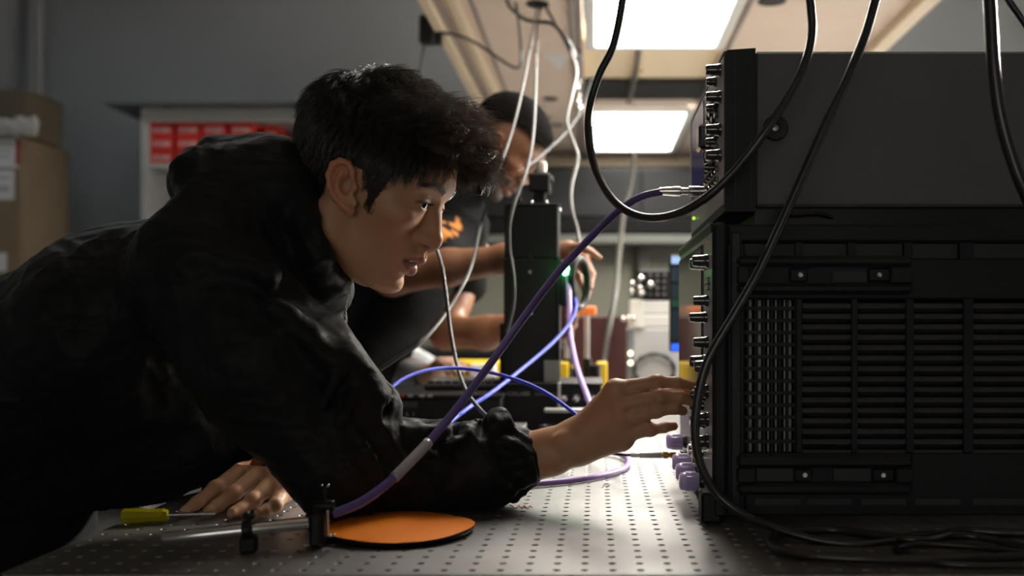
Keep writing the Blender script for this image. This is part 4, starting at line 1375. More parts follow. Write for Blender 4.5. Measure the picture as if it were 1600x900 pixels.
MB().box(kx(1047, MY), kx(1160, MY), MY, MY + 0.04, kz(550, MY), kz(398, MY), 0.003).build('housing', BLACK, t)
MB().box(kx(1100, MY), kx(1120, MY), MY + 0.01, MY + 0.03, TZ + 0.01, kz(549, MY), 0.002).build('stand', BLACK, t)
for y0, y1, c, e in ((401, 412, (0.45, 0.65, 1.0, 1), 0.8), (417, 440, (0.05, 0.10, 0.16, 1), 0.12), (444, 466, (0.04, 0.10, 0.10, 1), 0.12), (468, 480, (0.03, 0.2, 0.12, 1), 0.12), (484, 532, (0.03, 0.07, 0.10, 1), 0.12), (537, 548, (0.03, 0.14, 1.0, 1), 1.2)):
    m = mat('display_%d' % y0, tuple(q * 0.25 for q in c[:3]) + (1,), 0.3, emit=c, estr=e)
    MB().pbox(1049, y0, 1150, y1, MY - 0.002, 0.003).build('lit_segment', m, t, 0)
MB().box(kx(1075, MY), kx(1160, MY), MY - 0.03, MY + 0.08, TZ, TZ + 0.011, 0.002).build('foot', BLACK, t)
# keyboard, yellow box and paper behind the controller box
Z2 = kz(617, KY) + 0.001
t = thing('keyboard', 'dark grey keyboard under the hand in the grey sleeve', 'keyboard', (kx(735, 2.05), 2.05, Z2))
kb = MB().box(kx(668, 2.0), kx(788, 2.0), 1.96, 2.12, Z2, Z2 + 0.012, 0.003).build('body', mat('keyboard_grey', S(44, 44, 46), 0.6), t)
key0 = None
for r in range(5):
    for c in range(9):
        x, y = kx(672, 2.0) + 0.0162 * c, 1.967 + 0.029 * r
        if key0 is None:
            key0 = MB().box(x, x + 0.014, y, y + 0.024, Z2 + 0.012, Z2 + 0.018, 0.002).build('key', mat('key_grey', S(58, 58, 60), 0.6), t)
            k0 = (x, y)
        else:
            o = key0.copy()
            COL.objects.link(o)
            o.location = (x - k0[0], y - k0[1], 0)
YB2 = 2.6
MB().box(kx(700, YB2), kx(792, YB2), YB2, YB2 + 0.2, TZ, kz(566, YB2), 0.004).build('yellow_case', YELO, None, label='yellow case on the table behind the keyboard', cat='case')
MB().box(kx(736, YB2), kx(776, YB2), YB2 - 0.03, YB2 - 0.002, TZ, kz(566, YB2) - 0.004, 0.004).build('white_carton', WHITE, None, label='small white carton leaning at the yellow case', cat='box')

# ------------------------------------------------------------------ people
def head_vol(h, o):
    """head in its own frame (u forward, w left, v up; metres; origin between the ears)"""
    V = Vol((-0.11, -0.105, -0.20), (0.16, 0.105, 0.16), h)
    V.ell((0.018, 0, 0.050), (0.094, 0.077, 0.088))
    V.ell((0.050, 0, 0.055), (0.064, 0.066, 0.062), 0.02)                      # forehead block
    rows = np.array([  # v, front, centre, half width
        (-0.098, 0.072, 0.055, 0.004), (-0.090, 0.088, 0.052, 0.026), (-0.080, 0.099, 0.050, 0.036), (-0.065, 0.104, 0.048, 0.045),
        (-0.045, 0.108, 0.046, 0.052), (-0.025, 0.107, 0.044, 0.058), (-0.005, 0.1065, 0.042, 0.063), (0.015, 0.1085, 0.04, 0.066),
        (0.035, 0.1105, 0.04, 0.067), (0.055, 0.112, 0.04, 0.066), (0.075, 0.106, 0.04, 0.062)])

    def face(X, Y, Z):
        z = Z.ravel()
        fr, ce, wd = (np.interp(z, rows[:, 0], rows[:, i])[None, None, :] for i in (1, 2, 3))
        a = np.where(X > ce, fr - ce, 0.05)
        n = 2.35
        g = (np.abs((X - ce) / a) ** n + np.abs(Y / wd) ** n) ** (1 / n)
        d = (g - 1) * np.minimum(a, wd) * 0.9
        return np.maximum(np.maximum(d, -0.098 - Z), Z - 0.075)
    V.put(face, (-0.02, -0.075, -0.1), (0.13, 0.075, 0.08), 0.014)
    for s in (-1, 1):
        V.cap((0.026, s * 0.055, -0.046), (0.088, s * 0.018, -0.080), 0.014, 0.0115, 0.018)    # jaw line
        V.cap((0.020, s * 0.061, 0.005), (0.026, s * 0.056, -0.045), 0.012, 0.013, 0.016)
        V.ell((0.088, s * 0.048, 0.000), (0.018, 0.014, 0.013), 0.022)                         # cheek bone
        V.cap((0.107, s * 0.010, 0.050), (0.094, s * 0.047, 0.046), 0.0125, 0.010, 0.014)      # brow ridge
    V.ell((0.098, 0, -0.079), (0.0165, 0.018, 0.014), 0.012)                                   # chin
    V.ell((0.100, 0, -0.038), (0.0165, 0.026, 0.022), 0.014)                                   # muzzle
    # eye sockets, eyelids
    for s in (-1, 1):
        V.ell((0.1215, s * 0.033, 0.0235), (0.014, 0.019, 0.0120), 0.014, cut=True)
    for s in (-1, 1):
        V.ell((0.1000, s * 0.0315, 0.0225), (0.0142, 0.0150, 0.0135), 0.006)
        V.ell((0.1165, s * 0.0325, 0.0222), (0.010, 0.0135, 0.0042), 0.0012, cut=True)
    for s in (-1, 1):
        V.ell((0.0985, s * 0.033, 0.0045), (0.0105, 0.017, 0.0125), 0.014)                     # under the eye
    # nose
    nw = o.get('nose', 1.0)
    V.cap((0.1085, 0, 0.030), (0.1265, 0, -0.007), 0.0070, 0.0092, 0.010)
    V.ell((0.1080, 0, 0.0040), (0.0150, 0.0125, 0.0240), 0.010)
    V.ell((0.1265, 0, -0.0115), (0.0115, 0.0105 * nw, 0.0105), 0.005)
    for s in (-1, 1):
        V.ell((0.1200, s * 0.0122 * nw, -0.0152), (0.0105, 0.0060, 0.0078), 0.007)
        V.ell((0.1245, s * 0.0105 * nw, -0.0226), (0.0070, 0.0045, 0.0050), 0.002, cut=True)
    for s in (-1, 1):
        V.ell((0.1245, s * 0.0150 * nw, -0.0252), (0.0062, 0.0062, 0.0046), 0.002, cut=True)      # arched wing of the nose
    V.cap((0.131, 0, -0.0165), (0.1195, 0, -0.0255), 0.0052, 0.0048, 0.004)                    # columella
    # mouth
    lp = o.get('lips', 1.0)
    V.chain([(0.103, -0.023, -0.0445), (0.116, -0.010, -0.0385), (0.1205, 0, -0.0375), (0.116, 0.010, -0.0385), (0.103, 0.023, -0.0445)],
            [0.0035, 0.0058 * lp, 0.0066 * lp, 0.0058 * lp, 0.0035], 0.004, 0.004)
    V.chain([(0.102, -0.022, -0.0465), (0.1115, -0.011, -0.0535), (0.1155, 0, -0.0545), (0.1115, 0.011, -0.0535), (0.102, 0.022, -0.0465)],
            [0.0035, 0.0064 * lp, 0.0075 * lp, 0.0064 * lp, 0.0035], 0.004, 0.004)
    V.chain([(0.108, -0.021, -0.0452), (0.121, -0.009, -0.0455), (0.127, 0, -0.0458), (0.121, 0.009, -0.0455), (0.108, 0.021, -0.0452)],
            [0.0008, 0.0018, 0.0023, 0.0018, 0.0008], 0.001) if False else None

    def slit(X, Y, Z):
        pts = [(0.106, -0.0225, -0.0452), (0.118, -0.010, -0.0456), (0.1225, 0, -0.0460), (0.118, 0.010, -0.0456), (0.106, 0.0225, -0.0452)]
        rad = [0.0009, 0.0021, 0.0027, 0.0021, 0.0009]
        d = None
        for i in range(4):
            e = seg_d(X, Y, Z, np.array(pts[i]), np.array(pts[i + 1]), rad[i], rad[i + 1])
            d = e if d is None else np.minimum(d, e)
        return d
    V.put(slit, (0.10, -0.025, -0.05), (0.127, 0.025, -0.042), 0.0012, cut=True)
    V.cap((0.1165, 0, -0.026), (0.1195, 0, -0.036), 0.0062, 0.0066, 0.008)
    V.ell((0.1275, 0, -0.0315), (0.004, 0.0022, 0.005), 0.003, cut=True)                        # philtrum
    # neck
    V.cap((0.016, 0, -0.020), (-0.036, 0, -0.128), 0.054, 0.056, 0.012, sy=1.02)
    for s in (-1, 1):
        V.cap((0.012, s * 0.058, -0.030), (0.015, s * 0.022, -0.150), 0.010, 0.010, 0.016)    # neck muscle
    # ears
    ear = o['ear']
    for s in (-1, 1):
        w = lambda u, v, d=0.0: (u, s * (0.0765 + 0.20 * max(0.0, 0.043 - u) + d), v)
        P3 = lambda k, d=0.0: w(ear[k][0], ear[k][1], d)
        pl = [P3(i, -0.002) for i in range(len(ear))]
        c = w(float(np.mean([e[0] for e in ear])), float(np.mean([e[1] for e in ear])), -0.003)
        for q in pl[2:]:
            V.cap(q, c, 0.0032, 0.0045, 0.003)
        V.chain([w(*o['earroot'], -0.006)] + [P3(i, 0.002) for i in range(len(ear) - 1)], [0.003] + [0.0036] * 3 + [0.0038] * (len(ear) - 5) + [0.0050], 0.002, 0.003)
        V.ell(P3(len(ear) - 2, 0.0), (0.0065, 0.0038, 0.0065), 0.004)
        cc = w(*o['concha'], 0.003)
        V.ell(cc, (0.0078, 0.0085, 0.0105), 0.003, cut=True)
        an = [w(*q, 0.001) for q in o['anti']]
        V.chain(an, [0.0022] * len(an), 0.003, 0.003)
        tq = w(*o['tragus'], -0.001)
        V.ell(tq, (0.0042, 0.0042, 0.0055), 0.003)
    return V


def ear_shape(fr):
    L = lambda x, y: tuple(fr.loc(x, y, -0.081)[[0, 2]])
    return dict(ear=[L(549, 283), L(550, 266), L(544, 255), L(533, 252), L(522, 258), L(516, 274), L(517, 292), L(523, 308), L(533, 320), L(543, 327), L(551, 316)],
                earroot=L(541, 286), concha=L(540, 291), anti=[L(536, 266), L(527, 280), L(528, 297), L(535, 307), L(543, 309)], tragus=L(551, 293))


FR1 = Frame(P(540, 295, 1.21), 25, 8)
EAR = ear_shape(FR1)
HAIRLINE = [(0.112, 0.087), (0.100, 0.068), (0.080, 0.047), (0.070, 0.024), (0.0640, -0.006), (0.0585, -0.005), (0.052, 0.016), (0.044, 0.030), (0.020, 0.033), (0.006, 0.012), (0.005, -0.018),
            (-0.002, -0.040), (-0.13, -0.06), (-0.13, 0.25), (0.25, 0.25), (0.25, 0.10)]


def head_mesh(fr, h, o):
    V = head_vol(h, o)
    return V.mesh(1)


def head_colors(l, o):
    u, w, v = l[:, 0], l[:, 1], l[:, 2]
    base = np.array(o['skin'])
    c = np.tile(base, (len(l), 1))
    g = lambda cu, cw, cv, r: np.exp(-(((u - cu) ** 2 + (np.abs(w) - cw) ** 2 + (v - cv) ** 2) / r ** 2))

    def blend(m, col):
        nonlocal c
        m = np.clip(m, 0, 1)[:, None]
        c = c * (1 - m) + np.array(col) * m
    red = base * np.array((1.05, 0.80, 0.74))
    blend(0.5 * g(0.095, 0.045, -0.01, 0.026), red)
    blend(0.5 * g(0.135, 0.0, -0.012, 0.016), red)
    blend(np.clip((np.abs(w) - 0.078) / 0.004, 0, 1) * 0.65 * (u < 0.06), base * np.array((1.05, 0.66, 0.56)))
    # lips
    t = np.abs(w) / 0.024
    top = -0.0335 - 0.0105 * t ** 1.5 - 0.001 * np.exp(-(w / 0.004) ** 2)
    bot = -0.0610 + 0.0135 * t ** 2
    m = (t < 1) & (v < top) & (v > bot) & (u > 0.098)
    blend(m * 0.85, o['lip'])
    sl = (t < 0.97) & (np.abs(v + 0.0457) < 0.0013) & (u > 0.098)
    blend(sl * 0.8, np.array(o['lip']) * 0.25)
    blend(0.9 * np.exp(-(((u - 0.1245) / 0.0055) ** 2 + ((np.abs(w) - 0.0100 * o.get('nose', 1.0)) / 0.005) ** 2 + ((v + 0.0222) / 0.0028) ** 2)), base * np.array((0.16, 0.10, 0.09)))  # shade inside the nostrils painted into the skin colour
    # lash line of the upper lid
    t = (np.abs(w) - 0.0325) / 0.0145
    lid = 0.0222 + 0.0046 * np.sqrt(np.clip(1 - t ** 2, 0, 1))
    blend((np.abs(t) < 1.05) * np.exp(-((v - lid) / 0.0012) ** 2) * (u > 0.09) * 0.85, (0.012, 0.008, 0.007))
    if o.get('beard'):
        m = np.clip((0.02 - v) / 0.03, 0, 1) * (u > 0.005) * np.clip((0.0775 - np.abs(w)) / 0.003, 0, 1)
        yy = (v < -0.028) | ((u < 0.075) & (v < 0.01))
        yy &= ~((np.abs(w) < 0.026) & (v > -0.062) & (v < -0.033))
        yy &= v > -0.12
        blend(m * yy * 0.9, (0.010, 0.008, 0.007))
    return c


# a hand: palm lines from the wrist to each knuckle, four fingers and a thumb
def hand(V, wrist, fingers, thumb, rw, rk, rf, k=0.010):
    for f in fingers:
        V.cap(wrist, f[0], rw, rk, k)
    for a, b in zip(fingers[:-1], fingers[1:]):
        V.cap(a[0], b[0], rk * 0.95, rk * 0.95, 0.006)
    for i, f in enumerate(fingers):
        s = (1.0, 1.04, 0.98, 0.86)[i]
        n = len(f)
        rad = [rk * 0.86] + [rf * s * (1.0 - 0.10 * j) for j in range(1, n)]
        V.chain(f, rad, 0.0035, 0.004)
        V.ell(f[1], np.full(3, rf * s * 1.01), 0.004)
    V.chain(thumb, [rw * 0.85, rk * 1.02, rf * 1.15, rf * 1.0][:len(thumb)], 0.007, 0.005)


SKIN1 = np.array((0.53, 0.285, 0.160))
SKIN2 = np.array((0.205, 0.092, 0.047))
SKIN3 = np.array((0.56, 0.33, 0.24))
SKM = mat('skin', (0.5, 0.29, 0.19, 1), 0.46, attr='Col', sss=0.06, bump=0.06, bscale=900, spec=0.4)

man = thing('person', 'person in a black hooded jacket leaning over the table and turning a knob', 'person', (-0.80, 1.3, 0.0))
o1 = dict(skin=SKIN1, lip=(0.36, 0.12, 0.11), **EAR)
V = head_vol(0.0016, o1)
lv, lq = V.mesh(1)
hcol = head_colors(lv, o1)
HEAD_L, HEAD_Q = lv, lq
parts = [(FR1.world(lv), lq, hcol)]

# right hand at the knob
HY = 1.165
R = lambda x, y, Y=HY: P(x, y, Y)
V = Vol(P(770, 780, 1.26) * (1, 0, 1) + (0, 1.10, 0), P(1100, 560, 1.26) * (1, 0, 1) + (0, 1.26, 0), 0.00155)
V.chain([R(740, 724, 1.185), R(812, 717, 1.183), R(860, 706, 1.18), R(897, 692, 1.178)], [0.034, 0.0315, 0.0275, 0.0262], 0, 0.008, sy=0.82)
hand(V, R(900, 690, 1.178),
     [[R(962, 609, 1.158), R(1026, 597, 1.148), R(1058, 598, 1.152), R(1082, 603, 1.160)],
      [R(968, 632, 1.150), R(1030, 619, 1.136), R(1062, 620, 1.140), R(1080, 627, 1.150)],
      [R(971, 655, 1.152), R(1025, 642, 1.138), R(1054, 638, 1.142), R(1067, 642, 1.152)],
      [R(972, 678, 1.158), R(1016, 672, 1.146), R(1038, 668, 1.150), R(1053, 666, 1.160)]],
     [R(915, 680, 1.19), R(975, 640, 1.20), R(1035, 620, 1.19), R(1072, 612, 1.18)], 0.0205, 0.0125, 0.0083, 0.012)
V.cap(R(905, 700, 1.18), R(972, 688, 1.163), 0.017, 0.0125, 0.012)
V.cap(R(985, 660, 1.155), R(1006, 660, 1.150), 0.010, 0.0065, 0.008)          # heel of the hand
for x, y in ((962, 606), (968, 631), (971, 655)):
    V.ell(R(x, y, 1.150), (0.010, 0.007, 0.008), 0.006)                    # knuckles
V.cap(R(870, 716, 1.165), R(897, 706, 1.163), 0.006, 0.006, 0.008)
V.ell(R(880, 688, 1.158), (0.012, 0.006, 0.009), 0.008)                    # wrist bone
v, q = V.mesh(1)
c = np.tile(SKIN1, (len(v), 1))
for x, y in ((1030, 592), (1036, 614), (1030, 640), (1018, 672), (962, 600), (968, 628), (972, 652)):
    m = np.exp(-((v - R(x, y, 1.14)) ** 2).sum(1) / 0.009 ** 2)[:, None] * 0.4
    c = c * (1 - m) + SKIN1 * (1.04, 0.78, 0.72) * m
for x, y in ((1088, 603), (1084, 627), (1072, 644), (1056, 665)):
    m = np.exp(-((v - R(x, y, 1.16)) ** 2).sum(1) / 0.012 ** 2)[:, None] * 0.6
    c = c * (1 - m) + SKIN1 * (1.05, 0.66, 0.6) * m
parts.append((v, q, c))

# left hand resting on the table
V = Vol(P(270, 830, 1.1) * (1, 0, 0) + (0, 1.06, TZ - 0.01), P(560, 690, 1.4) * (1, 0, 1) + (0, 1.42, 0), 0.00165)
hand(V, P(438, 729, 1.235),
     [[P(392, 726, 1.195), P(337, 763, 1.155), P(307, 786, 1.132), P(289, 799.5, 1.118)],
      [P(416, 733, 1.180), P(364, 772, 1.140), P(340, 791, 1.124), P(326, 799.5, 1.112)],
      [P(433, 749, 1.168), P(395, 782, 1.130), P(375, 796, 1.115), P(363, 801, 1.105)],
      [P(441, 768, 1.155), P(430, 790, 1.125), P(415, 798, 1.114), P(404, 801, 1.106)]],
     [P(415, 735, 1.235), P(382, 745, 1.225), P(345, 763, 1.20), P(318, 782, 1.175)], 0.0225, 0.0138, 0.0091, 0.012)
V.chain([P(430, 731, 1.235), P(470, 722, 1.29), P(540, 708, 1.40)], [0.0245, 0.027, 0.032], 0.012, 0.01)
v, q = V.mesh(1)
c = np.tile(SKIN1, (len(v), 1))
for x, y, Y in ((337, 760, 1.15), (364, 769, 1.135), (393, 779, 1.125), (388, 725, 1.185), (410, 733, 1.17)):
    m = np.exp(-((v - P(x, y, Y)) ** 2).sum(1) / 0.009 ** 2)[:, None] * 0.4
    c = c * (1 - m) + SKIN1 * (1.04, 0.78, 0.72) * m
nail = np.exp(-(((v - (P(291, 799, 1.118) + (-0.001, -0.006, 0.004))) / (0.0055, 0.005, 0.005)) ** 2).sum(1))[:, None]
c = c * (1 - nail) + np.array((0.60, 0.36, 0.29)) * nail
parts.append((v, q, c))

# the rest of the body under the clothes
HIP = np.array((-0.82, 1.30, 0.95))
SH_R, EL_R, WR_R = P(330, 430, 1.115), P(505, 722, 1.11), P(812, 717, 1.183)
SH_L, EL_L = P(395, 430, 1.47), P(565, 702, 1.46)
NECK = P(455, 415, 1.24)
V = Vol((-1.15, 0.95, 0.0), (-0.02, 1.70, 1.30), 0.011)
for a, b, ra, rb, sy in ((HIP, P(200, 560, 1.3), 0.10, 0.11, 1.4), (P(200, 560, 1.3), P(380, 430, 1.27), 0.11, 0.075, 1.6), (P(380, 430, 1.27), FR1.world((-0.03, 0, -0.12)), 0.06, 0.05, 1.0),
                         (P(370, 430, 1.2), SH_R, 0.06, 0.05, 1), (P(380, 430, 1.34), SH_L, 0.06, 0.05, 1), (SH_R, EL_R, 0.048, 0.038, 1), (EL_R, P(770, 721, 1.18), 0.038, 0.03, 1),
                         (SH_L, EL_L, 0.048, 0.038, 1), (EL_L, P(530, 709, 1.39), 0.037, 0.031, 1)):
    V.cap(a, b, ra, rb, 0.02, sy)
for s in (-1, 1):
    hip, kn, an = HIP + (0, s * 0.09, -0.06), np.array((-0.72, 1.3 + s * 0.11, 0.48)), np.array((-0.80, 1.3 + s * 0.12, 0.09))
    V.chain([hip, kn, an], [0.075, 0.052, 0.035], 0.02, 0.02)
    V.cap(an + (-0.02, 0, -0.05), an + (0.14, s * 0.02, -0.06), 0.03, 0.025, 0.02)
v, q = V.mesh(1)
parts.append((v, q, np.tile(SKIN1, (len(v), 1))))
v, q, c = join(parts)
mesh_obj('body', v, q, SKM, man, 180, c, recalc=False)


# eyes
def eyeballs(fr, parent, gaze=(0.985, 0.0, -0.12), k=1.0):
    g = np.array(gaze) / np.linalg.norm(gaze)
    for s in (-1, 1):
        b = MB().ball((0, 0, 0), 0.0121, 28, 20)
        l = np.array(b.v)
        n = l / np.linalg.norm(l, axis=1)[:, None]
        d = n @ (g + (0, 0.0, 0))
        col = np.tile(np.array((0.68, 0.64, 0.60)), (len(l), 1))
        col[d > 0.86] = (0.030, 0.015, 0.009)
        col[d > 0.965] = (0.004, 0.004, 0.004)
        mesh_obj('eye', fr.world(l + (0.1010, s * 0.0315, 0.0225)), b.f, mat('eye_wet', (0.7, 0.66, 0.62, 1), 0.08, attr='Col', coat=1.0), parent, 180, col)


eyeballs(FR1, man, gaze=(0.94, -0.30, -0.12))

MB().tube([FR1.world((0.1165 - 22 * w * w, w, -0.0432)) for w in np.linspace(-0.016, 0.016, 15)], 0.0030, 8).build('teeth', mat('teeth', (0.62, 0.58, 0.5, 1), 0.2), man, 180)

# ---- hair: a dark under-layer on the scalp and thousands of fine strands
HAIR = mat('hair_black', (0.010, 0.008, 0.007, 1), 0.3, attr='HCol', spec=1.0)
SKC = np.array((0.018, 0, 0.050))


def lift_of(l):
    """thickness of the hair over the scalp at local points"""
    t = np.clip((l[:, 2] - 0.035) / 0.075, 0, 1)
    t = t * t * (3 - 2 * t)
    f = np.clip((l[:, 0] - 0.02) / 0.09, 0, 1)
    bk = np.clip((-l[:, 0] - 0.02) / 0.05, 0, 1)
    return (0.005 + 0.017 * t + 0.006 * t * f) * (1 - 0.45 * bk)


def strand_mesh(paths, rad, cols, name, m, parent, sides=3):
    """paths (n, k, 3): every strand a thin three-sided tube; one mesh"""
    n, k, _ = paths.shape
    t = np.gradient(paths, axis=1)
    t /= np.linalg.norm(t, axis=2)[..., None] + 1e-9
    ref = np.array((0.13, 0.91, 0.38))
    a = np.cross(t, ref)
    a /= np.linalg.norm(a, axis=2)[..., None] + 1e-9
    b = np.cross(t, a)
    rr = rad[None, :, None] if rad.ndim == 1 else rad[..., None]
    v = np.stack([paths + rr * (math.cos(2 * math.pi * j / sides) * a + math.sin(2 * math.pi * j / sides) * b) for j in range(sides)], 2)   # n,k,s,3
    idx = np.arange(n * k * sides).reshape(n, k, sides)
    q = np.stack([idx[:, :-1, :], np.roll(idx, -1, 2)[:, :-1, :], np.roll(idx, -1, 2)[:, 1:, :], idx[:, 1:, :]], -1).reshape(-1, 4)
    v = v.reshape(-1, 3)
    o0 = origin_of(parent)
    me = bpy.data.meshes.new(name)
    me.from_pydata(v - o0, [], q)
    me.polygons.foreach_set('use_smooth', np.ones(len(q), bool))
    ca = me.color_attributes.new('HCol', 'FLOAT_COLOR', 'POINT')
    c4 = np.ones((n, k, sides, 4), np.float32)
    c4[..., :3] = cols[:, :, None, :]
    ca.data.foreach_set('color', c4.ravel())
    me.materials.append(m)
    ob = bpy.data.objects.new(name, me)
    COL.objects.link(ob)
    ob.parent = parent
    return ob


def scalp_mask(l, poly):
    return in_poly(l[:, 0], l[:, 2], poly) & (np.abs(l[:, 1]) < 0.083)


nrm = normals(HEAD_L, HEAD_Q)
keep = scalp_mask(HEAD_L, HAIRLINE) & (HEAD_L[:, 2] > -0.06)
fm = keep[HEAD_Q].all(1)
used = np.unique(HEAD_Q[fm])
remap = np.full(len(HEAD_L), -1)
remap[used] = np.arange(len(used))
cap_v = HEAD_L[used] + nrm[used] * (0.45 * lift_of(HEAD_L[used]) - 0.001)[:, None]
under = mesh_obj('scalp_hair', FR1.world(cap_v), remap[HEAD_Q[fm]], mat('scalp_black', (0.009, 0.007, 0.006, 1), 0.7), man, 180, recalc=False)

roots_all = HEAD_L[used]
rn_all = nrm[used]


def grow(n, sel, L0, L1, flow_fn, lift_k, curl, clump, k=9, seed=1, rad=0.00027, spread=0.004, hug=1.0, freq=(4.0, 7.5)):
    rng = np.random.default_rng(seed)
    cand = np.where(sel)[0]
    nc = max(1, n // clump)
    gi = rng.choice(cand, nc)
    g = np.repeat(gi, clump)
    n = len(g)
    base, nn = roots_all[g], rn_all[g]
    off = rng.normal(0, 1, (n, 3)) * spread
    off -= nn * (off * nn).sum(1)[:, None]
    p0 = base + off
    cid = np.repeat(np.arange(nc), clump)
    Lc = rng.uniform(L0, L1, nc)[cid] * rng.uniform(0.8, 1.1, n)
    fl = flow_fn(base, rng, nc, cid)
    fl = fl - nn * np.minimum((fl * nn).sum(1), 0)[:, None] * 0.9
    fl /= np.linalg.norm(fl, axis=1)[:, None]
    s = np.linspace(0, 1, k)[None, :, None]
    lift = (lift_of(base) * lift_k)[:, None, None] * rng.uniform(0.7, 1.15, n)[:, None, None]
    path = p0[:, None, :] + nn[:, None, :] * lift * (1 - (1 - s) ** 2) + fl[:, None, :] * (Lc[:, None, None] * (0.25 * s + 0.75 * s * s))
    # gather clumps towards their tips
    path -= off[:, None, :] * (0.9 * s ** 1.2)
    ph = rng.uniform(0, 6.28, nc)[cid][:, None, None]
    fr_ = rng.uniform(*freq, nc)[cid][:, None, None]
    ax1 = np.cross(fl, nn)
    ax1 /= np.linalg.norm(ax1, axis=1)[:, None] + 1e-9
    amp = (curl * rng.uniform(0.5, 1.4, nc)[cid])[:, None, None]
    path += ax1[:, None, :] * np.sin(s * fr_ + ph) * amp * s + nn[:, None, :] * np.cos(s * fr_ * 1.2 + ph) * amp * 0.7 * s
    path += rng.normal(0, 1, (n, 1, 3)) * 0.0011 * s
    # never inside the skull
    d = (path - SKC) / np.array((0.094, 0.077, 0.088))
    r = np.linalg.norm(d, axis=2)[..., None]
    inside = (r < 1.02) & (path[..., 2:3] > 0.02)
    path = np.where(inside, SKC + d / np.maximum(r, 1e-6) * 1.02 * np.array((0.094, 0.077, 0.088)), path)
    # hair lies along the curve of the head instead of standing off it
    d = (path - SKC) / np.array((0.094, 0.077, 0.088))
    r = np.linalg.norm(d, axis=2)[..., None]
    r0 = np.linalg.norm((p0 - SKC) / np.array((0.094, 0.077, 0.088)), axis=1)[:, None, None]
    lim = np.maximum(r0, 1.0) + lift / 0.088 * (0.25 + 0.9 * s) + 0.012
    free = np.clip((path[..., 0:1] - 0.075) / 0.03, 0, 1) * (path[..., 2:3] > 0.06)
    w_ = hug * (1 - free) * (r > lim)
    path = path * (1 - w_) + (SKC + d / np.maximum(r, 1e-6) * lim * np.array((0.094, 0.077, 0.088))) * w_
    rd = rad * np.array([1.0] * (k - 3) + [0.9, 0.7, 0.3])
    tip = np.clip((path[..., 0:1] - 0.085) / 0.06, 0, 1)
    col = np.array((0.016, 0.013, 0.011)) + tip * np.array((0.085, 0.046, 0.022)) * 0.8  # backlit brown of the fringe put into the strand colour
    col = col + (np.clip((path[..., 2:3] - 0.11) / 0.03, 0, 1) * np.clip((path[..., 0:1] - 0.01) / 0.05, 0, 1)) * np.array((0.11, 0.092, 0.08))  # lamp highlights on the top front put into the strand colour
    return path, rd, col


def flow_top(b, rng, nc, cid):
    f = np.tile(np.array((0.95, -0.10, -0.10)), (len(b), 1))
    f[:, 1] += rng.normal(0, 0.30, nc)[cid]
    f[:, 2] += rng.normal(0.02, 0.16, nc)[cid] - np.clip(b[:, 0] / 0.1, 0, 1) * np.where(b[:, 1] > 0.0, 0.62, -0.02)
    back = np.clip(-b[:, 0] / 0.05, 0, 1)[:, None]
    return f * (1 - back) + back * np.array((-0.25, 0, -0.9))


def flow_side(b, rng, nc, cid):
    f = np.tile(np.array((0.10, 0, -1.0)), (len(b), 1))
    f[:, 0] += 0.10 - 0.35 * np.clip((0.02 - b[:, 0]) / 0.06, 0, 1) + rng.normal(0, 0.14, nc)[cid]
    f[:, 1] += np.sign(b[:, 1]) * 0.12
    return f


up_ = roots_all[:, 2]
uu = roots_all[:, 0]
ww = np.abs(roots_all[:, 1])
top = (up_ > 0.085)
front = top & (uu > 0.055)
side = (up_ <= 0.10)
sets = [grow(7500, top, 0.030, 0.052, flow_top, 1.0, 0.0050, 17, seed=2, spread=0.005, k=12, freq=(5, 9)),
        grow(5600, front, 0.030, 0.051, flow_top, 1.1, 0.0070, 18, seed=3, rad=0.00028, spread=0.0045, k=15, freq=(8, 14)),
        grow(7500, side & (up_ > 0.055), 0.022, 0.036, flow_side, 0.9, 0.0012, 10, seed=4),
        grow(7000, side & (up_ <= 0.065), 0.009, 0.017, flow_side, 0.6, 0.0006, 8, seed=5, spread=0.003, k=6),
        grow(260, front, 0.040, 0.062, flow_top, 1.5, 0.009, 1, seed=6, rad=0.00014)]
for s_, nm in zip(sets, ('crown_hair', 'fringe_hair', 'side_hair', 'short_hair', 'stray_hair')):
    path, rd, col = s_
    ob = strand_mesh(FR1.world(path.reshape(-1, 3)).reshape(path.shape), rd, col, nm, HAIR, man)
    ob['kind'] = 'stuff'


# eyebrows
def brows(fr, hl, hq, parent, n=420, m=HAIR, seed=9):
    rng = np.random.default_rng(seed)
    P_, C_ = [], []
    hn = normals(hl, hq)
    for s in (-1, 1):
        t = rng.uniform(0, 1, n)
        w = s * (0.012 + 0.041 * t)
        vv = 0.0435 + 0.0075 * np.sin(np.clip(t * 1.15, 0, 1) * 2.2) - 0.004 * t + rng.normal(0, 1, n) * 0.0021 * (1 - 0.6 * t)
        front_ = hl[:, 0] > 0.06
        idx = np.where(front_)[0]
        out = []
        for a, b in zip(w, vv):
            d = (hl[idx, 1] - a) ** 2 + (hl[idx, 2] - b) ** 2
            out.append(idx[np.argmin(d)])
        p0, nn = hl[out], hn[out]
        dirs = np.stack([np.full(n, -0.25), np.full(n, s * 0.9), 0.55 - 0.9 * t], 1)
        dirs /= np.linalg.norm(dirs, axis=1)[:, None]
        ss = np.linspace(0, 1, 4)[None, :, None]
        P_.append(p0[:, None] + nn[:, None] * 0.0014 * np.sin(ss * 2.4) + dirs[:, None] * 0.0085 * ss)
    P_ = np.concatenate(P_)
    strand_mesh(fr.world(P_.reshape(-1, 3)).reshape(P_.shape), 0.00028 * np.array([1, 1, 0.8, 0.3]), np.full(P_.shape, 0.006), 'eyebrows', m, parent)['kind'] = 'stuff'


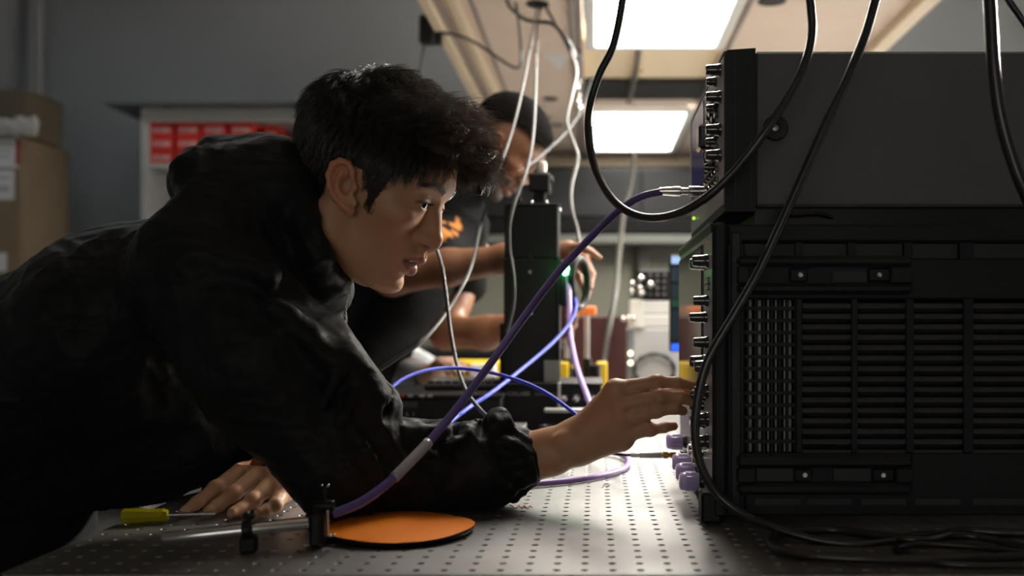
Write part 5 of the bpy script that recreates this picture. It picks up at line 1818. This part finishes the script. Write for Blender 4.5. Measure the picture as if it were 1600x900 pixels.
brows(FR1, HEAD_L, HEAD_Q, man)
n = 70
rng_ = np.random.default_rng(4)
t = np.tile(rng_.uniform(-0.95, 0.95, n // 2), 2)
sg = np.repeat([-1.0, 1.0], n // 2)
p0 = np.stack([0.1000 + 0.0142 * np.sqrt(np.clip(1 - (t * 0.0135 / 0.0165) ** 2, 0, 1)) * 0.97, sg * (0.0325 + 0.0132 * t), 0.0222 + 0.0044 * np.sqrt(1 - t ** 2)], 1)
dr = np.stack([np.full(n, 0.95), sg * 0.45 * t, np.full(n, -0.05)], 1)
ss = np.linspace(0, 1, 5)[None, :, None]
pp = p0[:, None] + dr[:, None] * 0.0062 * ss + np.array((0, 0, 0.0028)) * ss ** 2
strand_mesh(FR1.world(pp.reshape(-1, 3)).reshape(pp.shape), 0.00016 * np.array([1, 1, 0.8, 0.6, 0.3]), np.full(pp.shape, 0.004), 'eyelashes', HAIR, man)['kind'] = 'stuff'

# ---- black jacket with hood, one shell, folds pressed into it
JACK = mat('black_nylon', (0.011, 0.011, 0.0115, 1), 0.52, bump=0.2, bscale=420, spec=0.13, sheen=0.02)
nt_ = JACK.node_tree
wr = nt_.nodes.new('ShaderNodeTexNoise')
wr.inputs['Scale'].default_value = 24
wr.inputs['Detail'].default_value = 1.5
wr.inputs['Roughness'].default_value = 0.55
wr.inputs['Distortion'].default_value = 0.5
tc_ = nt_.nodes.new('ShaderNodeTexCoord')
mp_ = nt_.nodes.new('ShaderNodeMapping')
mp_.inputs['Rotation'].default_value = (0.3, 0.9, 0.4)
mp_.inputs['Scale'].default_value = (0.5, 1.0, 1.6)
nt_.links.new(tc_.outputs['Object'], mp_.inputs['Vector'])
nt_.links.new(mp_.outputs['Vector'], wr.inputs['Vector'])
b2 = nt_.nodes.new('ShaderNodeBump')
b2.inputs['Strength'].default_value = 0.7
b2.inputs['Distance'].default_value = 0.010
nt_.links.new(wr.outputs['Fac'], b2.inputs['Height'])
for n_ in nt_.nodes:
    if n_.type == 'BUMP' and n_ is not b2:
        nt_.links.new(b2.outputs['Normal'], n_.inputs['Normal'])
V = Vol((-1.08, 0.96, 0.885), (0.0, 1.72, 1.42), 0.0042)
cap = V.cap
cap(P(-230, 720, 1.30), P(60, 612, 1.30), 0.135, 0.14, 0.0, 1.35)
cap(P(60, 612, 1.30), P(230, 510, 1.29), 0.14, 0.128, 0.03, 1.4)
cap(P(230, 510, 1.29), P(390, 415, 1.28), 0.128, 0.088, 0.03, 1.65)
cap(P(-20, 750, 1.31), P(325, 688, 1.33), 0.125, 0.062, 0.04, 1.4)               # hanging front
cap(P(325, 688, 1.34), P(450, 632, 1.38), 0.060, 0.052, 0.03, 1.3)                # bulge added to stop lamp light passing under the chest
cap(P(390, 420, 1.30), P(475, 505, 1.30), 0.075, 0.05, 0.03, 1.5)                # chest
cap(P(322, 425, 1.125), P(415, 570, 1.105), 0.080, 0.074, 0.03)                  # near sleeve
cap(P(415, 570, 1.105), P(530, 716, 1.11), 0.074, 0.061, 0.03)
cap(P(532, 722, 1.11), P(640, 735, 1.155), 0.059, 0.050, 0.02)
cap(P(640, 735, 1.155), P(755, 728, 1.18), 0.049, 0.052, 0.02)
cap(P(755, 728, 1.18), P(804, 719, 1.183), 0.051, 0.037, 0.012)
cap(P(395, 430, 1.46), P(565, 700, 1.46), 0.078, 0.055, 0.03)                    # far sleeve
cap(P(565, 700, 1.46), P(458, 724, 1.275), 0.050, 0.037, 0.02)
# hood lying on the back
cap(P(322, 278, 1.16), P(430, 263, 1.18), 0.036, 0.034, 0.02, 1.4)
cap(P(330, 276, 1.32), P(430, 265, 1.30), 0.038, 0.034, 0.02, 1.4)
cap(P(318, 290, 1.24), P(440, 275, 1.23), 0.040, 0.040, 0.02, 1.4)
cap(P(330, 330, 1.12), P(440, 300, 1.14), 0.03, 0.03, 0.03)
cap(P(345, 240, 1.24), P(440, 243, 1.24), 0.022, 0.022, 0.02, 2.0)
# collar
cap(P(430, 360, 1.20), P(400, 420, 1.25), 0.07, 0.10, 0.03)
cap(P(476, 392, 1.215), P(430, 440, 1.24), 0.067, 0.088, 0.03)
V.chain([P(463, 245, 1.22), P(466, 290, 1.15), P(478, 345, 1.128), P(497, 400, 1.14), P(516, 448, 1.18), P(528, 466, 1.225), P(530, 455, 1.28), P(510, 380, 1.31), P(480, 290, 1.29), P(463, 245, 1.22)],
        [0.014] * 10, 0.018, 0.01)
# strong folds of the sleeve
for a, b, ra, rb in ((P(590, 607, 1.115), P(598, 676, 1.095), 0.011, 0.016), (P(611, 614, 1.12), P(613, 650, 1.11), 0.006, 0.008), (P(560, 628, 1.08), P(592, 664, 1.085), 0.012, 0.010),
                     (P(783, 657, 1.165), P(752, 690, 1.14), 0.012, 0.010), (P(750, 664, 1.16), P(700, 700, 1.11), 0.008, 0.008), (P(690, 674, 1.14), P(640, 678, 1.12), 0.010, 0.012),
                     (P(545, 560, 1.07), P(585, 620, 1.09), 0.014, 0.014), (P(430, 480, 1.04), P(520, 560, 1.06), 0.012, 0.014), (P(300, 400, 1.055), P(420, 430, 1.06), 0.01, 0.012), (P(700, 795, 1.155), P(770, 780, 1.16), 0.008, 0.008)):
    cap(a, b, ra, rb, 0.012)
for a, b, r in ((P(470, 500, 1.02), P(545, 600, 1.03), 0.007), (P(625, 690, 1.09), P(700, 690, 1.09), 0.006)):
    cap(a, b, r, r, 0.008, cut=True)
cap(P(505, 545, 1.10), P(560, 635, 1.105), 0.036, 0.034, 0.02)
for a, b, r in ((P(683, 668, 1.150), P(700, 716, 1.117), 0.0070), (P(728, 670, 1.155), P(688, 744, 1.118), 0.0062), (P(771, 656, 1.172), P(738, 706, 1.132), 0.0085), (P(791, 663, 1.176), P(802, 700, 1.146), 0.0055),
                (P(748, 690, 1.138), P(803, 692, 1.147), 0.0055), (P(646, 673, 1.140), P(670, 706, 1.110), 0.0085), (P(760, 745, 1.130), P(804, 730, 1.146), 0.0045), (P(690, 744, 1.118), P(640, 778, 1.112), 0.0055),
                (P(597, 680, 1.09), P(613, 732, 1.092), 0.0050), (P(560, 600, 1.07), P(530, 660, 1.045), 0.0070), (P(540, 560, 1.06), P(500, 640, 1.040), 0.0060)):
    cap(a, b, r, r * 0.8, 0.005)
for a, b, r in ((P(706, 662, 1.150), P(714, 700, 1.118), 0.0065), (P(756, 662, 1.160), P(750, 684, 1.136), 0.0060), (P(660, 668, 1.140), P(684, 700, 1.112), 0.0060), (P(600, 612, 1.105), P(603, 660, 1.080), 0.0060)):
    cap(a, b, r, r * 0.6, 0.006, cut=True)
# neck opening: keep clear of the neck itself
a_, b_ = FR1.world((0.016, 0, -0.020)), FR1.world((-0.046, 0, -0.150))
cap(a_, a_ * 0.45 + b_ * 0.55, 0.0585, 0.0585, 0.006, cut=True)
jv, jq = main_island(*V.mesh(1))
jn = normals(jv, jq)
# folds
dirs = lambda d: np.array(d) / np.linalg.norm(d)
axA, axF = dirs(EL_R - SH_R), dirs(P(805, 718, 1.183) - EL_R)


def ridged(p, seed):
    return (1 - np.abs(vnoise(p, seed)) ** 0.8) ** 1.6 - 0.35


sA = (jv - SH_R) @ axA
sF = (jv - EL_R) @ axF
LF = np.linalg.norm(P(805, 718, 1.183) - EL_R)
warp = np.stack([vnoise(jv * 9, k) for k in (11, 12, 13)], 1) * 0.012
near = np.clip((1.22 - jv[:, 1]) / 0.06, 0, 1)
fore = near * np.clip(sF / 0.04, 0, 1) * (jv[:, 2] < 1.03)
el = near * np.exp(-((jv - EL_R - np.array((0.02, 0, 0.03))) ** 2).sum(1) / 0.10 ** 2)
jw = jv + warp
yz = np.stack([jw @ axF * 40 + jw[:, 2] * 22, jw[:, 1] * 7 + jw[:, 2] * 8, jw[:, 2] * 4 - jw[:, 1] * 9], 1)
d_f = ridged(yz, 21)
cross = np.cross(axA, (0, 1, 0))
ya = np.stack([jw @ axA * 26 + jw @ cross * 8, jw @ cross * 7, jw[:, 1] * 6], 1)
d_a = ridged(ya, 22)
tt = dirs((0.75, 0, 0.42))
tn = np.cross(tt, (0, 1, 0))
yt = np.stack([jw @ tt * 5, jw @ tn * 21, jw[:, 1] * 8], 1)
d_t = ridged(yt, 23)
disp = 0.0095 * d_f * fore + 0.0085 * d_a * np.clip(el + 0.35 * near, 0, 1) * (1 - fore) + 0.0060 * d_t * (1 - near * 0.8)
# gathers at the elastic cuff
cc = P(805, 718, 1.183)
rel = jv - cc
ang = np.arctan2(rel[:, 2], rel[:, 1])
gz = np.clip(1 - np.abs(LF - sF - 0.012) / 0.03, 0, 1) * near * (sF > 0.1)
disp += gz * 0.0028 * np.sin(ang * 15 + 2 * vnoise(jv * 30, 5))
# fine crumple
disp += 0.0026 * ridged(np.stack([jw @ axF * 60 + jw[:, 2] * 25, jw[:, 1] * 26, jw[:, 2] * 40 - jw[:, 0] * 12], 1), 31) * (0.3 + near)
floor_ = jv[:, 2] < TZ + 0.012
disp[floor_] *= 0.2
jv = jv + jn * disp[:, None]
over = (jv[:, 0] > -0.525)
jv[over, 2] = np.maximum(jv[over, 2], TZ + 0.002)
jv = relax(jv, jq, 0.12)
jac = mesh_obj('jacket', jv, jq, JACK, man, 180, recalc=False)
# ribbed collar edge and cuff
RIB = mat('ribbed_knit', (0.010, 0.010, 0.010, 1), 0.7)
cl = spline([P(466, 268, 1.17), P(475, 300, 1.14), P(485, 338, 1.125), P(493, 372, 1.128), P(504, 408, 1.140), P(518, 440, 1.165), P(530, 462, 1.20)], 14)
b = MB()
b.tube(cl, 0.0065, 10)
for i in range(0, len(cl) - 1, 2):
    t_ = cl[i + 1] - cl[i]
    t_ /= np.linalg.norm(t_)
    ring = [cl[i] + 0.0068 * (math.cos(a) * np.array((0, -1.0, 0)) + math.sin(a) * np.cross(t_, (0, -1.0, 0))) for a in np.arange(9) * 2 * math.pi / 9]
    b.tube(ring, 0.0011, 5, closed=True)
b.build('ribbed_collar', RIB, jac, 180)
axc = dirs(P(812, 716.5, 1.183) - P(795, 720, 1.183))
e1 = np.cross(axc, (0, 1.0, 0))
e1 /= np.linalg.norm(e1)
b = MB()
prof = [(-0.008, 0.034), (-0.006, 0.0365), (0.002, 0.0372), (0.006, 0.0366), (0.0068, 0.0345), (0.004, 0.0335), (-0.008, 0.0325)]
N = 44
vv, ff = [], []
for h, r in prof:
    for k in range(N):
        a = 2 * math.pi * k / N
        rr = r + 0.0006 * math.cos(k * math.pi)
        vv.append(P(805, 718, 1.183) + axc * h + rr * (math.cos(a) * e1 + 0.86 * math.sin(a) * np.array((0, 1.0, 0))))
for i in range(len(prof) - 1):
    for k in range(N):
        ff.append((i * N + k, i * N + (k + 1) % N, (i + 1) * N + (k + 1) % N, (i + 1) * N + k))
b.add(vv, ff)
b.build('cuff', RIB, jac, 60)
# drawstring: a looped pale cord with a toggle
CORD = mat('clear_cord', (0.5, 0.5, 0.5, 1), 0.25, trans=0.3)
b = MB()
b.tube(spline([P(536, 455, 1.19), P(545, 449, 1.19), P(551, 440, 1.19), P(552, 428, 1.192), P(549, 418, 1.195)], 6), 0.0008, 6)
b.tube(spline([P(527, 446, 1.18), P(534, 452, 1.185), P(541, 456, 1.19), P(543, 463, 1.19), P(540, 474, 1.19), P(539, 490, 1.19), P(538.5, 505, 1.19), P(538, 520, 1.19)], 6), 0.0010, 6)
for k in range(9):
    b.ball(P(541.5 - 0.4 * k, 462 + 7 * k, 1.19), (0.0016, 0.0016, 0.0021), 8, 6)
b.build('drawstring', CORD, jac, 180)
MB().ball(P(538, 529, 1.19), (0.0032, 0.0032, 0.0062), 12, 8).build('toggle', mat('clear_toggle', (0.6, 0.6, 0.6, 1), 0.1, trans=0.5), jac, 180)
MB().prism([P(285, 775, 1.17), P(296, 768, 1.17), P(315, 761.5, 1.17), P(313, 768, 1.17)], (0, 0.0012, 0)).build('pale_tag', PAPER, jac, 0)

# trousers and shoes
V = Vol((-1.10, 1.02, 0.0), (-0.55, 1.58, 1.12), 0.010)
V.cap(HIP + (-0.02, 0, 0.02), HIP + (0.02, 0, -0.08), 0.115, 0.12, 0.0, 1.35)
for s in (-1, 1):
    hip, kn, an = HIP + (0, s * 0.09, -0.06), np.array((-0.72, 1.3 + s * 0.11, 0.48)), np.array((-0.80, 1.3 + s * 0.12, 0.07))
    V.chain([hip, kn, an], [0.098, 0.074, 0.062], 0.03, 0.02)
v, q = V.mesh(1)
mesh_obj('trousers', v, q, mat('black_trousers', (0.012, 0.012, 0.014, 1), 0.8, bump=0.2, bscale=500), man, 180, recalc=False)


def shoe(parent, an, d, m):
    V = Vol(an + (-0.16, -0.16, -0.095), an + (0.32, 0.16, 0.06), 0.006)
    d = np.array(d, float) / np.linalg.norm(d)
    V.cap(an + (-0.02 * d[0], -0.02 * d[1], -0.03), an * (1, 1, 0) + d * 0.02 + (0, 0, 0.045), 0.045, 0.043, 0.02)
    V.cap(an * (1, 1, 0) - d * 0.05 + (0, 0, 0.042), an * (1, 1, 0) + d * 0.17 + (0, 0, 0.036), 0.04, 0.034, 0.02)
    V.f = np.maximum(V.f, (0.003 - V.ax[2])[None, None, :]).astype(np.float32)
    v, q = V.mesh(1)
    mesh_obj('shoe', v, q, m, parent, 180, recalc=False)


SHOE = mat('dark_shoe', (0.02, 0.02, 0.022, 1), 0.5)
for s in (-1, 1):
    shoe(man, np.array((-0.80, 1.3 + s * 0.12, 0.09)), (1, s * 0.1, 0), SHOE)

# ---- second man: dark skin, short black hair and beard, grey T-shirt
man2 = thing('person', 'person in a dark grey T-shirt reaching around the black tower behind', 'person', (-0.80, 2.42, 0.0))
FR2 = Frame(P(766, 224, 2.4), 45, 4)
o2 = dict(skin=SKIN2, lip=(0.17, 0.055, 0.045), beard=True, nose=1.25, lips=1.15, **EAR)
V = head_vol(0.003, o2)
lv, lq = V.mesh(1)
parts = [(FR2.world(lv), lq, head_colors(lv, o2))]
n2 = normals(lv, lq)
HL2 = [(0.114, 0.080), (0.106, 0.077), (0.091, 0.074), (0.059, 0.075), (0.022, 0.070), (0.002, 0.052), (-0.014, 0.040), (-0.016, 0.0), (-0.016, -0.035), (-0.13, -0.045), (-0.13, 0.25), (0.25, 0.25), (0.25, 0.09)]
k2 = scalp_mask(lv, HL2)
f2 = k2[lq].all(1)
u2 = np.unique(lq[f2])
r2 = np.full(len(lv), -1)
r2[u2] = np.arange(len(u2))
hair2 = FR2.world(lv[u2] + n2[u2] * (0.004 + 0.006 * np.clip((lv[u2, 2] - 0.04) / 0.06, 0, 1) + 0.0012 * vnoise(lv[u2] * 260, 3))[:, None])
mesh_obj('short_hair', hair2, r2[lq[f2]], mat('hair_matte', (0.006, 0.005, 0.005, 1), 1.0, spec=0.05), man2, 180, recalc=False)
eyeballs(FR2, man2, gaze=(0.9, -0.1, -0.4))
# arms and hands
V = Vol((-0.62, 1.90, 0.93), (0.08, 2.78, 1.36), 0.0035)
A1 = [P(690, 380, 2.30), P(612, 432, 2.16), P(835, 399, 2.13)]
V.chain([A1[0], A1[1], P(700, 418, 2.14), P(790, 404, 2.13), A1[2]], [0.048, 0.040, 0.038, 0.029, 0.024], 0, 0.02)
hand(V, P(842, 397, 2.125),
     [[P(888, 386, 2.10), P(908, 385, 2.07), P(923, 393, 2.06), P(936, 402, 2.05)],
      [P(890, 394, 2.10), P(915, 404, 2.05), P(925, 428, 2.02), P(922, 450, 2.0)],
      [P(888, 404, 2.11), P(912, 420, 2.06), P(922, 446, 2.03), P(917, 466, 2.01)],
      [P(884, 412, 2.12), P(904, 432, 2.08), P(914, 456, 2.05), P(910, 474, 2.03)]],
     [P(850, 402, 2.11), P(872, 420, 2.08), P(884, 446, 2.05)], 0.021, 0.0135, 0.0092, 0.012)
A2 = [P(738, 400, 2.62), P(696, 520, 2.50), P(845, 500, 2.36)]
V.chain([A2[0], P(708, 470, 2.56), A2[1], P(760, 520, 2.44), A2[2]], [0.05, 0.046, 0.040, 0.040, 0.026], 0, 0.02)
hand(V, A2[2],
     [[P(880, 490, 2.3), P(893, 478, 2.26), P(897, 462, 2.23)], [P(882, 500, 2.3), P(896, 492, 2.26), P(900, 478, 2.22)],
      [P(882, 512, 2.3), P(896, 508, 2.26), P(899, 495, 2.22)], [P(880, 524, 2.3), P(891, 524, 2.27), P(894, 514, 2.24)]],
     [P(850, 495, 2.33), P(870, 478, 2.28), P(884, 462, 2.24)], 0.021, 0.0135, 0.0092, 0.012)
v, q = V.mesh(1)
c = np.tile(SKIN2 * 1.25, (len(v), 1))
lit_palm = np.clip((v[:, 0] + 0.085) / 0.03, 0, 1)[:, None]  # paler palm skin, with light on the fingers painted in as well
c = c * (1 - lit_palm) + np.array((0.42, 0.21, 0.125)) * lit_palm
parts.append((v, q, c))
HIP2 = np.array((-0.80, 2.45, 0.95))
V = Vol((-1.0, 2.1, 0.0), (-0.1, 2.85, 1.45), 0.013)
NK = FR2.world((-0.03, 0, -0.12))
for a, b, ra, rb, sy in ((HIP2, P(600, 470, 2.42), 0.09, 0.085, 1.4), (P(600, 470, 2.42), P(715, 350, 2.42), 0.085, 0.06, 1.3), (P(715, 350, 2.42), NK, 0.055, 0.05, 1), (P(710, 370, 2.42), A1[0], 0.05, 0.045, 1), (P(710, 370, 2.42), A2[0], 0.05, 0.045, 1)):
    V.cap(a, b, ra, rb, 0.02, sy)
for s in (-1, 1):
    an = np.array((-0.84, 2.45 + s * 0.12, 0.09))
    V.chain([HIP2 + (0, s * 0.09, -0.06), np.array((-0.77, 2.45 + s * 0.11, 0.5)), an], [0.075, 0.052, 0.035], 0.02, 0.02)
    V.cap(an + (-0.02, 0, -0.05), an + (0.14, s * 0.02, -0.06), 0.03, 0.025, 0.02)
v, q = V.mesh(1)
parts.append((v, q, np.tile(SKIN2, (len(v), 1))))
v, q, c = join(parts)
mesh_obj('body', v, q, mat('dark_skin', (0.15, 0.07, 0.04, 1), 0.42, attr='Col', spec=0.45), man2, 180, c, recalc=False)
V = Vol((-1.02, 2.05, 0.86), (-0.12, 2.86, 1.46), 0.008)
for a, b, ra, rb, sy in ((HIP2, P(548, 560, 2.42), 0.115, 0.115, 1.35), (P(548, 560, 2.42), P(622, 452, 2.42), 0.115, 0.112, 1.4), (P(622, 452, 2.42), P(712, 352, 2.42), 0.112, 0.07, 1.3), (P(712, 352, 2.42), FR2.world((-0.025, 0, -0.10)), 0.07, 0.064, 1),
                         (P(705, 375, 2.40), P(672, 393, 2.24), 0.07, 0.062, 1), (P(715, 372, 2.45), P(722, 440, 2.60), 0.07, 0.064, 1)):
    V.cap(a, b, ra, rb, 0.03, sy)
v, q = V.mesh(1)
nn = normals(v, q)
v = v + nn * (0.006 * ridged(np.stack([v[:, 0] * 9 + v[:, 2] * 14, v[:, 1] * 9, v[:, 2] * 7], 1), 41))[:, None]
c = np.tile(np.array((0.009, 0.0093, 0.010)), (len(v), 1))
pz = vnoise(v * 42, 8)
m = (np.exp(-(((v - P(698, 362, 2.30)) / (0.030, 0.12, 0.045)) ** 2).sum(1)) > 0.3) & (pz > -0.35)
c[m] = (0.40, 0.16, 0.04)
mesh_obj('t_shirt', v, q, mat('grey_jersey', (0.03, 0.03, 0.032, 1), 0.95, spec=0.08, attr='Col', bump=0.2, bscale=700), man2, 180, c, recalc=False)
V = Vol((-1.02, 2.1, 0.0), (-0.56, 2.8, 1.12), 0.012)
V.cap(HIP2 + (-0.02, 0, 0.02), HIP2 + (0.02, 0, -0.08), 0.11, 0.115, 0.0, 1.35)
for s in (-1, 1):
    V.chain([HIP2 + (0, s * 0.09, -0.06), np.array((-0.77, 2.45 + s * 0.11, 0.5)), np.array((-0.84, 2.45 + s * 0.12, 0.07))], [0.095, 0.072, 0.06], 0.03, 0.02)
v, q = V.mesh(1)
mesh_obj('trousers', v, q, mat('dark_jeans', (0.016, 0.018, 0.026, 1), 0.85), man2, 180, recalc=False)
for s in (-1, 1):
    shoe(man2, np.array((-0.84, 2.45 + s * 0.12, 0.09)), (1, s * 0.1, 0), SHOE)

# ---- third person, hidden but for a hand in a pale grey sleeve on the keyboard
man3 = thing('person', 'person hidden behind, showing only a hand in a pale grey sleeve on the keyboard', 'person', (-0.74, 2.95, 0.0))
FR3 = Frame(np.array((-0.70, 2.95, 1.47)), 15, 20)
o3 = dict(skin=SKIN3, lip=(0.4, 0.15, 0.14), **EAR)
V = head_vol(0.0042, o3)
lv, lq = V.mesh(1)
parts = [(FR3.world(lv), lq, head_colors(lv, o3))]
n3 = normals(lv, lq)
k3 = scalp_mask(lv, HL2)
f3 = k3[lq].all(1)
u3 = np.unique(lq[f3])
r3 = np.full(len(lv), -1)
r3[u3] = np.arange(len(u3))
mesh_obj('hair', FR3.world(lv[u3] + n3[u3] * 0.014), r3[lq[f3]], mat('hair_matte', (0.006, 0.005, 0.005, 1), 1.0, spec=0.05), man3, 180, recalc=False)
eyeballs(FR3, man3)
W3 = P(672, 588, 2.28)
V = Vol(W3 + (-0.25, -0.26, -0.09), W3 + (0.14, 0.45, 0.12), 0.003)
fb = Z2 + 0.0265
fg = [[np.array((kx(x0, y0), y0, fb + 0.016)), np.array((kx(x1, y1), y1, fb + 0.012)), np.array((kx(x2, y2), y2, fb))] for x0, y0, x1, y1, x2, y2 in
      ((706, 2.24, 722, 2.18, 730, 2.13), (700, 2.22, 715, 2.15, 722, 2.10), (693, 2.20, 706, 2.13, 712, 2.085), (686, 2.20, 696, 2.14, 700, 2.10))]
hand(V, W3, fg, [W3 + (0.01, 0.01, -0.005), np.array((kx(712, 2.27), 2.27, fb + 0.008)), np.array((kx(730, 2.21), 2.21, fb))], 0.02, 0.0125, 0.0085)
V.cap(W3, P(640, 575, 2.45), 0.024, 0.028, 0.01)
v, q = V.mesh(1)
parts.append((v, q, np.tile(SKIN3, (len(v), 1))))
HIP3 = np.array((-0.80, 2.95, 0.93))
V = Vol((-1.0, 2.5, 0.0), (-0.3, 3.25, 1.5), 0.014)
for a, b, ra, rb, sy in ((HIP3, (-0.77, 2.95, 1.22), 0.1, 0.1, 1.5), ((-0.77, 2.95, 1.22), FR3.world((-0.03, 0, -0.12)), 0.06, 0.05, 1), ((-0.77, 2.78, 1.26), P(560, 570, 2.62), 0.045, 0.038, 1), (P(560, 570, 2.62), P(640, 575, 2.45), 0.036, 0.03, 1),
                         ((-0.77, 3.12, 1.26), (-0.62, 3.16, 1.02), 0.045, 0.038, 1)):
    V.cap(np.asarray(a), np.asarray(b), ra, rb, 0.02, sy)
for s in (-1, 1):
    an = np.array((-0.84, 2.95 + s * 0.11, 0.09))
    V.chain([HIP3 + (0, s * 0.09, -0.06), np.array((-0.80, 2.95 + s * 0.1, 0.5)), an], [0.075, 0.052, 0.035], 0.02, 0.02)
    V.cap(an + (-0.02, 0, -0.05), an + (0.14, s * 0.02, -0.06), 0.03, 0.025, 0.02)
v, q = V.mesh(1)
parts.append((v, q, np.tile(SKIN3, (len(v), 1))))
v, q, c = join(parts)
mesh_obj('body', v, q, SKM, man3, 180, c, recalc=False)
V = Vol((-1.0, 2.3, 0.85), (-0.3, 3.28, 1.45), 0.008)
for a, b, ra, rb, sy in ((HIP3, (-0.77, 2.95, 1.22), 0.12, 0.12, 1.5), ((-0.77, 2.95, 1.22), (-0.745, 2.95, 1.345), 0.10, 0.06, 1.2), ((-0.77, 2.78, 1.26), P(560, 570, 2.62), 0.058, 0.05, 1), (P(560, 570, 2.62), P(668, 587, 2.31), 0.048, 0.029, 1),
                         ((-0.77, 3.12, 1.26), (-0.62, 3.16, 1.02), 0.058, 0.05, 1), ((-0.62, 3.16, 1.02), (-0.48, 3.05, 0.955), 0.048, 0.04, 1)):
    V.cap(np.asarray(a), np.asarray(b), ra, rb, 0.03, sy)
v, q = V.mesh(1)
v = v + normals(v, q) * (0.006 * ridged(v * 22, 51))[:, None]
mesh_obj('sweater', v, q, mat('pale_grey_knit', S(172, 174, 176), 0.85, bump=0.3, bscale=300), man3, 180, recalc=False)
V = Vol((-1.02, 2.65, 0.0), (-0.62, 3.25, 1.08), 0.013)
V.cap(HIP3 + (-0.02, 0, 0.0), HIP3 + (0.0, 0, -0.08), 0.11, 0.115, 0.0, 1.35)
for s in (-1, 1):
    V.chain([HIP3 + (0, s * 0.09, -0.06), np.array((-0.80, 2.95 + s * 0.1, 0.5)), np.array((-0.84, 2.95 + s * 0.11, 0.07))], [0.095, 0.072, 0.06], 0.03, 0.02)
v, q = V.mesh(1)
mesh_obj('trousers', v, q, mat('dark_jeans', (0.016, 0.018, 0.026, 1), 0.85), man3, 180, recalc=False)
for s in (-1, 1):
    shoe(man3, np.array((-0.84, 2.95 + s * 0.11, 0.09)), (1, 0, 0), SHOE)
